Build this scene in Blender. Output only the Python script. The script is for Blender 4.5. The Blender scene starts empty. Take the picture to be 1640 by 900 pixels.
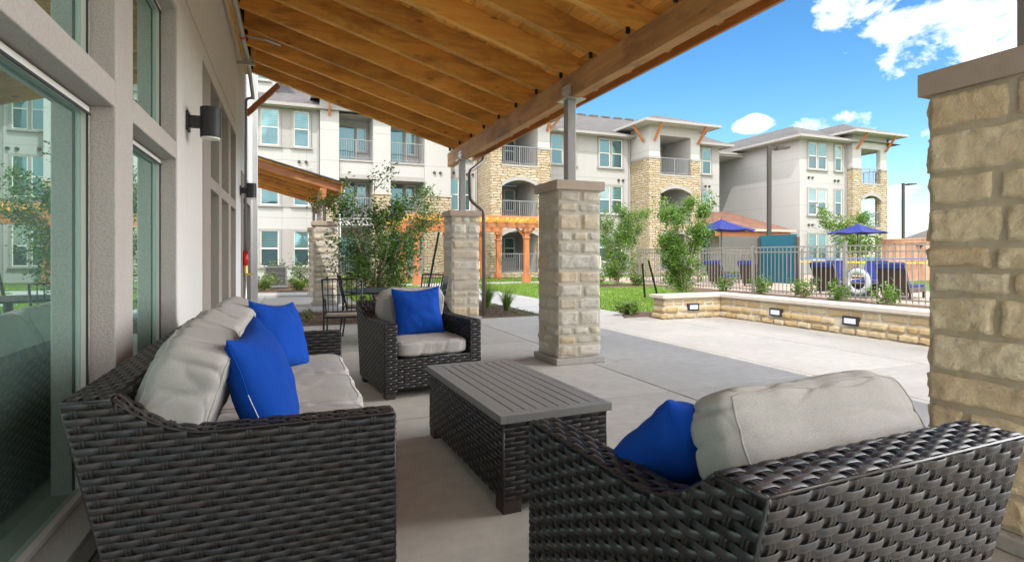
import bpy, math, random
import numpy as np
from mathutils import Vector, Matrix, noise
C = bpy.context.scene.collection
R = math.radians
PI = math.pi
rnd = random.Random(7)
# ------------------------------------------------------------------ camera
sc = bpy.context.scene
cam = bpy.data.cameras.new('camera'); camo = bpy.data.objects.new('camera', cam); C.objects.link(camo)
camo.location = (0, 0, 1.22); camo.rotation_euler = (R(90), 0, R(-21.75))
cam.sensor_width = 36; cam.lens = 19.54; cam.shift_y = -40/1640; cam.clip_start = .02; cam.clip_end = 3000
sc.camera = camo
# ------------------------------------------------------------------ light
LD = Vector((.33, .60, -1)).normalized()          # direction sunlight travels
sun_el = math.asin(-LD.z); sun_az = math.atan2(-LD.x, -LD.y)   # azimuth from +Y towards +X
sc.view_settings.view_transform = 'Standard'; sc.view_settings.look = 'None'
sc.view_settings.gamma = 1; sc.view_settings.use_curve_mapping = False
sc.view_settings.exposure = 1.1
sc.render.engine = 'CYCLES'
sc.cycles.max_bounces = 8; sc.cycles.diffuse_bounces = 8; sc.cycles.glossy_bounces = 4; sc.cycles.transmission_bounces = 6
sl = bpy.data.lights.new('sun', 'SUN'); sl.energy = 2.0; sl.angle = R(.5); sl.color = (1, .95, .86)
so = bpy.data.objects.new('sun', sl); C.objects.link(so); so.rotation_euler = LD.to_track_quat('-Z', 'Y').to_euler()

class NT:
    """small helper for node trees"""
    def __init__(s, tree): s.t = tree; s.n = tree.nodes; s.l = tree.links
    def new(s, typ, **kw):
        n = s.n.new(typ)
        for k, v in kw.items():
            if k in n.inputs.keys() if isinstance(k, str) else False: n.inputs[k].default_value = v
            else: setattr(n, k, v)
        return n
    def link(s, a, b): s.l.new(a, b)
    def math(s, op, a, b=None, c=None, clamp=False):
        n = s.n.new('ShaderNodeMath'); n.operation = op; n.use_clamp = clamp
        for i, v in enumerate((a, b, c)):
            if v is None: continue
            if isinstance(v, (int, float)): n.inputs[i].default_value = v
            else: s.l.new(v, n.inputs[i])
        return n.outputs[0]
    def mix(s, f, a, b, typ='MIX'):
        n = s.n.new('ShaderNodeMix'); n.data_type = 'RGBA'; n.blend_type = typ
        for i, v in ((0, f), (6, a), (7, b)):
            if isinstance(v, (int, float)): n.inputs[i].default_value = v
            elif isinstance(v, tuple): n.inputs[i].default_value = (*v[:3], 1)
            else: s.l.new(v, n.inputs[i])
        return n.outputs[2]
    def ramp(s, f, stops, interp='LINEAR'):
        n = s.n.new('ShaderNodeValToRGB'); n.color_ramp.interpolation = interp
        while len(n.color_ramp.elements) < len(stops): n.color_ramp.elements.new(.5)
        for e, (p, c) in zip(n.color_ramp.elements, stops):
            e.position = p; e.color = (*c, 1) if isinstance(c, tuple) else (c, c, c, 1)
        s.l.new(f, n.inputs[0]); return n.outputs[0]
    def noise(s, vec, scale, detail=3, rough=.5, dist=0):
        n = s.n.new('ShaderNodeTexNoise'); n.inputs['Scale'].default_value = scale
        n.inputs['Detail'].default_value = detail; n.inputs['Roughness'].default_value = rough
        n.inputs['Distortion'].default_value = dist
        if vec is not None: s.l.new(vec, n.inputs['Vector'])
        return n.outputs['Fac']
    def coord(s, scale=(1, 1, 1), out='Object'):
        tc = s.n.new('ShaderNodeTexCoord'); mp = s.n.new('ShaderNodeMapping'); mp.inputs['Scale'].default_value = scale
        s.l.new(tc.outputs[out], mp.inputs['Vector']); return mp.outputs[0]
    def wpos(s, scale=(1, 1, 1)):
        g = s.n.new('ShaderNodeNewGeometry'); mp = s.n.new('ShaderNodeMapping'); mp.inputs['Scale'].default_value = scale
        s.l.new(g.outputs['Position'], mp.inputs['Vector']); return mp.outputs[0]

# ------------------------------------------------------------------ sky with clouds
w = bpy.data.worlds.new('World'); sc.world = w; w.use_nodes = True
T = NT(w.node_tree); T.n.clear()
sky = T.n.new('ShaderNodeTexSky'); sky.sky_type = 'NISHITA'; sky.sun_disc = False
sky.sun_elevation = sun_el; sky.sun_rotation = sun_az; sky.air_density = 1.0; sky.dust_density = .3; sky.ozone_density = 3.0
hs = T.n.new('ShaderNodeHueSaturation'); hs.inputs['Saturation'].default_value = 1.28; hs.inputs['Value'].default_value = .70; hs.inputs['Hue'].default_value = .496
T.link(sky.outputs[0], hs.inputs['Color'])
tc = T.n.new('ShaderNodeTexCoord')
sx = T.n.new('ShaderNodeSeparateXYZ'); T.link(tc.outputs['Generated'], sx.inputs[0])
az = T.math('ARCTAN2', sx.outputs[0], sx.outputs[1]); el = T.math('ARCSINE', sx.outputs[2])
def azel(px, py):
    a = R(21.75) + math.atan((px-820)/890.); e = math.atan((410-py)/math.hypot(890, px-820)); return a, e
blobs = [(1540, 40, 150, 52), (1600, 95, 95, 40), (1470, 82, 60, 32), (1355, 14, 75, 26), (1410, -20, 90, 25), (1208, 199, 30, 12),
         (1345, 196, 62, 18), (1375, 205, 35, 18), (1490, 206, 30, 20), (1455, 312, 45, 20), (1475, 345, 70, 15), (1700, 240, 90, 60), (900, -260, 180, 70), (300, -150, 160, 60),
         (-300, 200, 200, 50), (1750, -200, 200, 90)]
acc = None
for px, py, rx, ry in blobs:
    a0, e0 = azel(px, py); k = math.cos(math.atan((px-820)/890.))
    ra = rx/890.*k*k; re = ry/890.*k
    u = T.math('POWER', T.math('ABSOLUTE', T.math('DIVIDE', T.math('SUBTRACT', az, a0), ra)), 2)
    v = T.math('POWER', T.math('ABSOLUTE', T.math('DIVIDE', T.math('SUBTRACT', el, e0), re)), 2)
    m = T.math('SUBTRACT', 1, T.math('ADD', u, v))
    acc = m if acc is None else T.math('MAXIMUM', acc, m)
acc = T.math('MAXIMUM', acc, -1.5)
mp = T.n.new('ShaderNodeMapping'); mp.inputs['Scale'].default_value = (1, 1, 1.6); T.link(tc.outputs['Generated'], mp.inputs[0])
n1 = T.noise(mp.outputs[0], 11, 9, .62, .3); n2 = T.noise(mp.outputs[0], 30, 6, .6)
n3 = T.noise(mp.outputs[0], 2.6, 6, .6)
val = T.math('ADD', T.math('MULTIPLY', T.math('MINIMUM', acc, .8), .62), T.math('MULTIPLY', T.math('SUBTRACT', n1, .51), 4.4))
wisp = T.math('MULTIPLY', T.math('SUBTRACT', n3, .62), 2.2)
dens = T.ramp(T.math('MAXIMUM', val, wisp), [(-.0, 0.), (.35, .6), (.85, 1.)])
ccol = T.ramp(n2, [(.32, (3.0, 3.4, 4.1)), (.62, (6.6, 6.6, 6.6))])
# added low bright cloud fill, unseen to the right, lifts the patio shade
bx, by, bz = sx.outputs
f1 = T.math('SUBTRACT', T.math('MULTIPLY', bx, .309), T.math('MULTIPLY', by, .951)); f2 = T.math('ADD', T.math('MULTIPLY', bx, .5), T.math('MULTIPLY', by, .866))
hi = T.math('MINIMUM', T.math('MINIMUM', f1, f2), T.math('SUBTRACT', .80, bz))
fill_bank = T.math('ADD', T.math('MULTIPLY', hi, 3.0), T.math('MULTIPLY', T.math('SUBTRACT', n3, .5), 1.6))
fill_bank = T.ramp(fill_bank, [(.02, 0.), (.4, 1.)])
skyc = T.mix(dens, hs.outputs[0], ccol)
rear_fill = T.math('MINIMUM', T.math('MULTIPLY', T.math('ADD', T.math('MULTIPLY', bx, .26), by), -1), T.math('SUBTRACT', .85, bz))  # second cloud fill, added out of view behind the camera
rear_fill = T.ramp(T.math('ADD', T.math('MULTIPLY', rear_fill, 3.0), T.math('MULTIPLY', T.math('SUBTRACT', n1, .5), 1.6)), [(.02, 0.), (.4, 1.)])
skyc = T.mix(T.math('MULTIPLY', rear_fill, .92), skyc, (6.5, 6.5, 6.5))
left = T.math('MINIMUM', T.math('SUBTRACT', T.math('ADD', T.math('MULTIPLY', bx, -.97), T.math('MULTIPLY', by, -.24)), .2), T.math('SUBTRACT', .85, bz))  # cloud fill added out of view on the left, brightens the wing side wall
left = T.ramp(T.math('ADD', T.math('MULTIPLY', left, 3.0), T.math('MULTIPLY', T.math('SUBTRACT', n1, .5), 1.6)), [(.02, 0.), (.4, 1.)])
skyc = T.mix(T.math('MULTIPLY', left, .92), skyc, (15, 15, 15))
skyc = T.mix(T.math('MULTIPLY', fill_bank, .92), skyc, (40, 40.5, 41))
bg = T.n.new('ShaderNodeBackground'); bg.inputs[1].default_value = .15; T.link(skyc, bg.inputs[0])
ow = T.n.new('ShaderNodeOutputWorld'); T.link(bg.outputs[0], ow.inputs[0])

# ------------------------------------------------------------------ materials
MATS = {}
def mat(name):
    m = bpy.data.materials.new(name); m.use_nodes = True
    t = NT(m.node_tree); b = t.n['Principled BSDF']; MATS[name] = m
    return m, t, b
def bump(t, b, h, strength, dist=.01):
    n = t.n.new('ShaderNodeBump'); n.inputs['Strength'].default_value = strength; n.inputs['Distance'].default_value = dist
    t.link(h, n.inputs['Height']); t.link(n.outputs[0], b.inputs['Normal'])
def simple(name, col, rough=.5, metal=0, nz=0, nscale=20, spec=None):
    m, t, b = mat(name)
    if nz:
        f = t.noise(t.coord(), nscale, 5, .6)
        c = t.mix(f, tuple(x*(1-nz) for x in col), tuple(min(1, x*(1+nz)) for x in col)); t.link(c, b.inputs['Base Color'])
        bump(t, b, f, .15)
    else: b.inputs['Base Color'].default_value = (*col, 1)
    b.inputs['Roughness'].default_value = rough; b.inputs['Metallic'].default_value = metal
    if spec is not None: b.inputs['Specular IOR Level'].default_value = spec
    return m
def wood(name, c1, c2, dark, axis='X', rough=.6, gs=1.0):
    m, t, b = mat(name)
    sc_ = {'X': (.9, 14, 14), 'Y': (14, .9, 14), 'Z': (14, 14, .9)}[axis]
    sc_ = tuple(x*gs for x in sc_)
    g = t.n.new('ShaderNodeTexCoord'); oi = t.n.new('ShaderNodeObjectInfo')
    at = t.n.new('ShaderNodeAttribute'); at.attribute_name = 'tint'
    off = t.math('ADD', t.math('MULTIPLY', oi.outputs['Random'], 31.7), t.math('MULTIPLY', at.outputs['Fac'], 17.3))
    cx = t.n.new('ShaderNodeCombineXYZ')
    for i in range(3): t.link(off, cx.inputs[i])
    va = t.n.new('ShaderNodeVectorMath'); va.operation = 'ADD'; t.link(g.outputs['Object'], va.inputs[0]); t.link(cx.outputs[0], va.inputs[1])
    mp = t.n.new('ShaderNodeMapping'); mp.inputs['Scale'].default_value = sc_; t.link(va.outputs[0], mp.inputs[0])
    f = t.noise(mp.outputs[0], 1.6, 8, .62, 1.2)
    mp2 = t.n.new('ShaderNodeMapping'); mp2.inputs['Scale'].default_value = tuple((x*.22 if x > 2 else x) for x in sc_); t.link(va.outputs[0], mp2.inputs[0])
    f2 = t.noise(mp2.outputs[0], 1.5, 4, .6, .5)
    col = t.mix(t.ramp(f, [(.3, 0.), (.7, 1.)]), c1, c2)
    col = t.mix(t.ramp(f2, [(.46, 0.), (.70, .65)]), col, dark)
    mp3 = t.n.new('ShaderNodeMapping'); mp3.inputs['Scale'].default_value = tuple((x*.45 if x > 2 else x*2.6) for x in sc_); t.link(va.outputs[0], mp3.inputs[0])
    vo = t.n.new('ShaderNodeTexVoronoi'); vo.inputs['Scale'].default_value = .9; t.link(mp3.outputs[0], vo.inputs['Vector'])
    kn = t.ramp(vo.outputs['Distance'], [(.05, .75), (.15, 0.)])
    col = t.mix(kn, col, dark)
    tv = t.ramp(at.outputs['Fac'], [(0, .58), (1, 1.12)])
    col = t.mix(.75, col, tv, 'MULTIPLY')
    t.link(col, b.inputs['Base Color']); b.inputs['Roughness'].default_value = rough
    bump(t, b, f, .25, .004); return m
wood('cedar_x', (.86, .36, .055), (.97, .55, .12), (.26, .10, .025), 'X')
wood('cedar_deck', (.88, .37, .05), (.98, .56, .12), (.34, .13, .03), 'Y')
wood('cedar_beam', (.50, .23, .075), (.66, .36, .13), (.17, .08, .03), 'Y')
wood('cedar_fascia', (.42, .16, .035), (.58, .25, .06), (.2, .08, .02), 'Y')
wood('cedar_post', (.44, .15, .05), (.56, .23, .09), (.30, .10, .03), 'Z')
wood('cedar_light', (.46, .17, .065), (.58, .26, .11), (.34, .12, .04), 'X')
wood('cedar_fence', (.50, .27, .17), (.66, .39, .26), (.30, .15, .09), 'Z')

def stucco(name, col, nz=.05, bs=.35, fine=220, joints=None, vj=None):
    m, t, b = mat(name)
    p = t.wpos()
    f = t.noise(p, fine, 4, .7); g = t.noise(p, .9, 5, .6)
    col_ = t.mix(g, tuple(x*(1-nz) for x in col), tuple(min(1, x*(1+nz)) for x in col))
    col_ = t.mix(t.ramp(f, [(.35, .35), (.6, 0.)]), col_, tuple(x*.6 for x in col))
    st = t.noise(t.wpos((3, 3, .25)), 1.2, 5, .6)
    col_ = t.mix(t.ramp(st, [(.55, 0.), (.8, .22)]), col_, tuple(x*.7 for x in col))
    if joints or vj:
        sp = t.n.new('ShaderNodeSeparateXYZ'); t.link(p, sp.inputs[0])
        if joints:
            for z in joints:
                l = t.math('LESS_THAN', t.math('ABSOLUTE', t.math('SUBTRACT', sp.outputs[2], z)), .013)
                col_ = t.mix(t.math('MULTIPLY', l, .6), col_, tuple(x*.45 for x in col))
        if vj:
            k = t.math('PINGPONG', t.math('ADD', t.math('ADD', sp.outputs[0], sp.outputs[1]), 100), vj)
            l = t.math('LESS_THAN', k, .012)
            col_ = t.mix(t.math('MULTIPLY', l, .5), col_, tuple(x*.45 for x in col))
    t.link(col_, b.inputs['Base Color']); b.inputs['Roughness'].default_value = .9
    bump(t, b, f, bs, .006); return m
stucco('stucco_near', (.66, .635, .60), .05, .5, 130)
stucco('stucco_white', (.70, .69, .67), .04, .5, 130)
stucco('stucco_taupe', (.33, .285, .25), .08, .9, 90)
stucco('stucco_band', (.47, .425, .39), .08, .9, 90)
stucco('stucco_cream', (.42, .415, .40), .05, .25, 40, joints=(2.95, 4.7, 6.25, 7.85))
stucco('stucco_gray', (.45, .44, .42), .05, .25, 40, joints=(3.2, 6.25, 7.85))
stucco('stucco_panel', (.42, .415, .40), .04, .2, 40, joints=(3.2, 6.2), vj=.6)
simple('trim_gray', (.30, .285, .27), .6, 0, .1, 6)
simple('trim_tan', (.42, .37, .31), .7, 0, .1, 6)
simple('frame_white', (.72, .69, .63), .4)
simple('sill_rubber', (.03, .03, .035), .5)
simple('rail_gray', (.24, .25, .26), .4, .3)
simple('fence_paint', (.22, .205, .185), .45, .2)
simple('steel_gray', (.26, .25, .24), .45, .35, .15, 8)
simple('galvanized', (.52, .52, .50), .38, .8, .15, 30)
simple('black_iron', (.018, .02, .022), .35, .4)
simple('black_lamp', (.022, .022, .024), .5, .1, .2, 60)
simple('lamp_lens', (.7, .7, .66), .4)
simple('pole_bronze', (.06, .05, .045), .5, .3)
simple('downspout', (.12, .095, .08), .45, .3)
simple('table_top', (.19, .185, .18), .42, .1, .12, 90)
simple('leg_brown', (.035, .022, .018), .55)
simple('wicker_core', (.008, .007, .007), .9)
simple('umbrella_blue', (.012, .02, .17), .8, 0, .15, 5)
simple('lounger_blue', (.006, .016, .12), .85, 0, .15, 8)
simple('teal_screen', (.004, .085, .13), .75, 0, .08, 3)
simple('red_paint', (.65, .015, .015), .4)
simple('brass', (.6, .42, .12), .35, .8)
simple('white_plastic', (.55, .56, .57), .4, 0, .06, 15)
simple('rope_yellow', (.75, .55, .06), .6)
simple('rope_blue', (.05, .18, .45), .6)
simple('zip_white', (.45, .52, .70), .4)
simple('bark', (.30, .22, .15), .9, 0, .3, 25)
simple('seat_pad', (.42, .36, .30), .9, 0, .1, 60)
simple('ac_metal', (.24, .24, .235), .5, .3, .1, 20)
simple('asphalt_far', (.30, .28, .27), .9, 0, .15, 2)
simple('light_glass', (.62, .66, .80), .25)
simple('interior_wall', (.42, .42, .38), .9)
simple('interior_floor', (.40, .33, .24), .6, 0, .1, 3)
simple('soffit', (.50, .49, .46), .8, 0, .05, 3)
simple('cushion_rail', (.5, .48, .45), .8)

def fabric(name, col, nz, fine, bs=.25, rough=.95):
    m, t, b = mat(name)
    p = t.coord()
    f = t.math('ADD', t.math('MULTIPLY', t.noise(t.coord((1, 1, 1)), fine, 3, .7), .5), t.math('MULTIPLY', t.noise(t.coord((1, 1, 1.6)), 300, 2, .7), .5)); f = t.ramp(f, [(.34, 0.), (.66, 1.)]); g = t.noise(p, 6, 4, .6)
    wv = t.noise(t.coord((1, 1, 8)), fine*.5, 2, .6)
    c = t.mix(f, tuple(x*(1-nz) for x in col), tuple(min(1, x*(1+nz)) for x in col))
    c = t.mix(t.ramp(wv, [(.4, .25), (.6, 0.)]), c, tuple(x*.75 for x in col))
    c = t.mix(t.ramp(g, [(.45, .0), (.8, .18)]), c, tuple(x*.75 for x in col))
    t.link(c, b.inputs['Base Color']); b.inputs['Roughness'].default_value = rough
    b.inputs['Specular IOR Level'].default_value = .2
    bump(t, b, t.math('ADD', f, t.math('MULTIPLY', t.noise(p, 22, 4, .6, .8), 3.)), bs, .003); return m
fabric('cushion_gray', (.375, .355, .33), .17, 420)
fabric('pillow_blue', (.003, .05, .31), .10, 500, .15)

def wicker():
    m, t, b = mat('wicker')
    at = t.n.new('ShaderNodeAttribute'); at.attribute_name = 'tint'
    c = t.ramp(at.outputs['Fac'], [(0, (.010, .009, .009)), (.12, (.017, .014, .014)), (.3, (.029, .023, .021)), (.5, (.019, .020, .023)), (.75, (.037, .032, .031)), (1, (.026, .029, .033))])
    p = t.wpos(); f = t.noise(p, 55, 5, .7); f2 = t.noise(t.wpos((6, 6, 160)), 2.2, 3, .6)
    c = t.mix(t.ramp(f, [(.5, 0.), (.75, .4)]), c, (.075, .058, .048))
    t.link(c, b.inputs['Base Color']); b.inputs['Roughness'].default_value = .40
    b.inputs['Specular IOR Level'].default_value = .42
    bump(t, b, f2, .35, .0012)
wicker()

def stone(name, cols, mortar=None):
    m, t, b = mat(name)
    at = t.n.new('ShaderNodeAttribute'); at.attribute_name = 'tint'
    c = t.ramp(at.outputs['Fac'], [(i/(len(cols)-1), k) for i, k in enumerate(cols)])
    p = t.wpos(); f = t.noise(p, 28, 8, .65); g = t.noise(p, 7, 5, .6, .6); v = t.noise(p, 95, 4, .7)
    c = t.mix(t.ramp(g, [(.48, 0.), (.85, .5)]), c, (.52, .37, .20))
    c = t.mix(t.ramp(f, [(.30, .5), (.52, 0.)]), c, (.36, .31, .25))
    c = t.mix(t.ramp(v, [(.52, 0.), (.7, .3)]), c, (.68, .65, .58))
    pt = t.n.new('ShaderNodeTexVoronoi'); pt.inputs['Scale'].default_value = 75; t.link(p, pt.inputs['Vector'])
    c = t.mix(t.ramp(pt.outputs['Distance'], [(.05, .55), (.2, 0.)]), c, (.25, .2, .15))
    t.link(c, b.inputs['Base Color']); b.inputs['Roughness'].default_value = .92
    h = t.math('ADD', f, t.math('MULTIPLY', v, .6)); bump(t, b, h, .9, .012); return m
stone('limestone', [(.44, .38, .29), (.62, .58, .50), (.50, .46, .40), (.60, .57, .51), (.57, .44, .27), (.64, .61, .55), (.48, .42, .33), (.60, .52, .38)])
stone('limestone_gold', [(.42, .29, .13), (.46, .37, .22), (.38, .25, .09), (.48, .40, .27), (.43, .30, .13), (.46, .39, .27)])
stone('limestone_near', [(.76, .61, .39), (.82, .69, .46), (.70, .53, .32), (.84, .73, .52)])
def mortar():
    m, t, b = mat('mortar'); p = t.wpos(); f = t.noise(p, 60, 5, .7)
    t.link(t.mix(f, (.42, .375, .31), (.58, .53, .45)), b.inputs['Base Color']); b.inputs['Roughness'].default_value = .95; bump(t, b, f, .5, .008)
mortar()
def mortar2():
    m, t, b = mat('mortar_tan'); p = t.wpos(); f = t.noise(p, 40, 6, .7)
    t.link(t.mix(f, (.44, .36, .26), (.58, .49, .36)), b.inputs['Base Color']); b.inputs['Roughness'].default_value = .95; bump(t, b, f, .6, .01)
mortar2()
simple('cap_stone', (.40, .315, .25), .85, 0, .14, 14)
simple('cap_white', (.50, .45, .39), .8, 0, .08, 9)
simple('plinth_stone', (.36, .34, .31), .9, 0, .25, 18)

def facade_stone():
    m, t, b = mat('facade_stone')
    p = t.wpos(); sp = t.n.new('ShaderNodeSeparateXYZ'); t.link(p, sp.inputs[0])
    h = t.math('ADD', sp.outputs[0], t.math('MULTIPLY', sp.outputs[1], 1.0))
    wob = t.math('MULTIPLY', t.math('SUBTRACT', t.noise(p, 3.5, 5, .7), .5), .34)
    cb = t.n.new('ShaderNodeCombineXYZ'); t.link(h, cb.inputs[0]); t.link(t.math('ADD', sp.outputs[2], wob), cb.inputs[1])
    br = t.n.new('ShaderNodeTexBrick'); t.link(cb.outputs[0], br.inputs['Vector'])
    br.inputs['Color1'].default_value = (.0, 0, 0, 1); br.inputs['Color2'].default_value = (1, 1, 1, 1); br.inputs['Mortar'].default_value = (0, 0, 0, 1)
    br.inputs['Scale'].default_value = 1; br.inputs['Brick Width'].default_value = .6; br.inputs['Row Height'].default_value = .15
    br.inputs['Mortar Size'].default_value = .014; br.inputs['Mortar Smooth'].default_value = .3; br.offset = .37; br.squash = .7; br.squash_frequency = 3
    f = t.noise(p, 6, 6, .65); g = t.noise(p, 22, 4, .6)
    c = t.ramp(br.outputs['Color'], [(0, (.38, .30, .185)), (.3, (.46, .395, .28)), (.6, (.41, .325, .195)), (1, (.49, .44, .34))])
    c = t.mix(t.ramp(f, [(.48, 0.), (.75, .5)]), c, (.36, .235, .11))
    c = t.mix(t.ramp(g, [(.3, .4), (.5, 0.)]), c, (.27, .22, .16))
    c = t.mix(br.outputs['Fac'], c, (.11, .08, .05))
    t.link(c, b.inputs['Base Color']); b.inputs['Roughness'].default_value = .95
    hh = t.math('SUBTRACT', t.math('ADD', t.math('MULTIPLY', g, .6), t.math('MULTIPLY', br.outputs['Color'], .4)), t.math('MULTIPLY', br.outputs['Fac'], 1.6))
    bump(t, b, hh, 1.0, .07)
facade_stone()

def shingles(name, c1, c2):
    m, t, b = mat(name)
    p = t.wpos(); sp = t.n.new('ShaderNodeSeparateXYZ'); t.link(p, sp.inputs[0])
    cb = t.n.new('ShaderNodeCombineXYZ'); t.link(t.math('ADD', sp.outputs[0], sp.outputs[1]), cb.inputs[0]); t.link(t.math('MULTIPLY', sp.outputs[2], 2.4), cb.inputs[1])
    br = t.n.new('ShaderNodeTexBrick'); t.link(cb.outputs[0], br.inputs['Vector'])
    br.inputs['Color1'].default_value = (*c1, 1); br.inputs['Color2'].default_value = (*c2, 1); br.inputs['Mortar'].default_value = (*(x*.5 for x in c1), 1)
    br.inputs['Scale'].default_value = 1; br.inputs['Brick Width'].default_value = .4; br.inputs['Row Height'].default_value = .16; br.inputs['Mortar Size'].default_value = .012
    f = t.noise(p, 30, 5, .7)
    t.link(t.mix(.6, br.outputs['Color'], t.ramp(f, [(.3, .5), (.7, 1.3)]), 'MULTIPLY'), b.inputs['Base Color']); b.inputs['Roughness'].default_value = .95
    bump(t, b, f, .5, .02)
shingles('shingles_gray', (.105, .095, .09), (.165, .15, .14))
shingles('shingles_red', (.20, .095, .065), (.30, .15, .10))

def far_glass(name, base, dark, fac):
    m, t, b = mat(name)
    sp = t.n.new('ShaderNodeSeparateXYZ'); t.link(t.wpos(), sp.inputs[0])
    k = t.math('PINGPONG', sp.outputs[2], .045); oi = t.n.new('ShaderNodeObjectInfo')
    c = t.mix(t.ramp(t.math('MULTIPLY', k, 22.), [(.3, 0.), (.6, 1.)]), dark, base)
    g = t.noise(t.wpos((.6, .6, 1.2)), 1.1, 2, .5)
    c = t.mix(t.ramp(oi.outputs['Random'], [(.35, 0.), (.4, .8), (.75, .85), (.8, .0)]), c, dark); c = t.mix(t.ramp(oi.outputs['Random'], [(.84, 0.), (.87, .6)]), c, (.42, .42, .38))
    t.link(t.mix(t.ramp(g, [(.4, 0.), (.7, .5)]), c, dark), b.inputs['Base Color'])
    b.inputs['Roughness'].default_value = .35
    gl = t.n.new('ShaderNodeBsdfGlossy'); gl.inputs['Color'].default_value = (.42, .76, .80, 1); gl.inputs['Roughness'].default_value = .02
    bn = t.n.new('ShaderNodeBump'); bn.inputs['Strength'].default_value = .06; bn.inputs['Distance'].default_value = .3; t.link(t.noise(t.wpos(), .8, 1, .5), bn.inputs['Height']); t.link(bn.outputs[0], gl.inputs['Normal'])
    mx = t.n.new('ShaderNodeMixShader'); mx.inputs[0].default_value = fac
    t.link(b.outputs[0], mx.inputs[1]); t.link(gl.outputs[0], mx.inputs[2]); t.link(mx.outputs[0], t.n['Material Output'].inputs[0])
far_glass('glass_upper', (.12, .22, .215), (.025, .075, .085), .22)
far_glass('glass_lower', (.035, .075, .09), (.012, .03, .04), .18)

def near_glass():
    m, t, b = mat('near_glass'); t.n.remove(b)
    tr = t.n.new('ShaderNodeBsdfTransparent'); tr.inputs[0].default_value = (.42, .58, .50, 1)
    gl = t.n.new('ShaderNodeBsdfGlossy'); gl.inputs['Color'].default_value = (.72, .95, .90, 1); gl.inputs['Roughness'].default_value = .0
    fr = t.n.new('ShaderNodeFresnel'); fr.inputs[0].default_value = 1.9
    mx = t.n.new('ShaderNodeMixShader'); t.link(t.math('ADD', t.math('MULTIPLY', fr.outputs[0], .6), .62, clamp=True), mx.inputs[0])
    t.link(tr.outputs[0], mx.inputs[1]); t.link(gl.outputs[0], mx.inputs[2]); df = t.n.new('ShaderNodeBsdfDiffuse'); df.inputs[0].default_value = (.34, .50, .44, 1); m2 = t.n.new('ShaderNodeMixShader'); m2.inputs[0].default_value = .13; t.link(mx.outputs[0], m2.inputs[1]); t.link(df.outputs[0], m2.inputs[2]); t.link(m2.outputs[0], t.n['Material Output'].inputs[0])
near_glass()

def concrete(name, col, broom='X'):
    m, t, b = mat(name)
    p = t.wpos(); at = t.n.new('ShaderNodeAttribute'); at.attribute_name = 'tint'
    g = t.noise(p, .8, 7, .62, .4); f = t.noise(p, 160, 3, .7); md = t.noise(p, 9, 6, .65)
    br = t.noise(t.wpos((2, 90, 2) if broom == 'X' else (90, 2, 2)), 1.6, 4, .6)
    c = t.mix(t.ramp(g, [(.3, 0.), (.7, 1.)]), tuple(x*.84 for x in col), tuple(x*1.06 for x in col))
    c = t.mix(t.ramp(md, [(.35, .42), (.6, 0.)]), c, tuple(x*.66 for x in col))
    c = t.mix(t.ramp(f, [(.3, .4), (.5, 0.)]), c, tuple(x*.6 for x in col))
    c = t.mix(t.ramp(br, [(.3, .22), (.55, 0.)]), c, tuple(x*.6 for x in col))
    c = t.mix(.6, c, t.ramp(at.outputs['Fac'], [(0, .80), (1, 1.1)]), 'MULTIPLY')
    vc = t.n.new('ShaderNodeTexVoronoi'); vc.feature = 'DISTANCE_TO_EDGE'; vc.inputs['Scale'].default_value = .42
    wv = t.n.new('ShaderNodeVectorMath'); wv.operation = 'ADD'; t.link(p, wv.inputs[0]); nn = t.n.new('ShaderNodeTexNoise'); nn.inputs['Scale'].default_value = 3; nn.inputs['Detail'].default_value = 6; t.link(p, nn.inputs['Vector']); t.link(nn.outputs['Color'], wv.inputs[1]); t.link(wv.outputs[0], vc.inputs['Vector'])
    ck = t.math('MULTIPLY', t.ramp(vc.outputs['Distance'], [(.0, .55), (.006, 0.)]), t.ramp(t.noise(p, .5, 2, .5), [(.5, 0.), (.56, 1.)]))
    c = t.mix(ck, c, tuple(x*.35 for x in col))
    sp = t.n.new('ShaderNodeTexVoronoi'); sp.inputs['Scale'].default_value = 5; t.link(p, sp.inputs['Vector'])
    c = t.mix(t.ramp(sp.outputs['Distance'], [(.02, .5), (.06, 0.)]), c, tuple(x*.45 for x in col))
    st = t.noise(p, 2.3, 3, .5, 1.5)
    c = t.mix(t.ramp(st, [(.66, 0.), (.74, .16)]), c, tuple(x*.5 for x in col))
    t.link(c, b.inputs['Base Color']); b.inputs['Roughness'].default_value = .8
    bump(t, b, t.math('ADD', f, t.math('MULTIPLY', br, .8)), .22, .004); return m
concrete('concrete', (.43, .395, .35))
concrete('concrete_path', (.40, .39, .37), 'Y')
concrete('pool_paver', (.50, .37, .29), 'Y')

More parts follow.
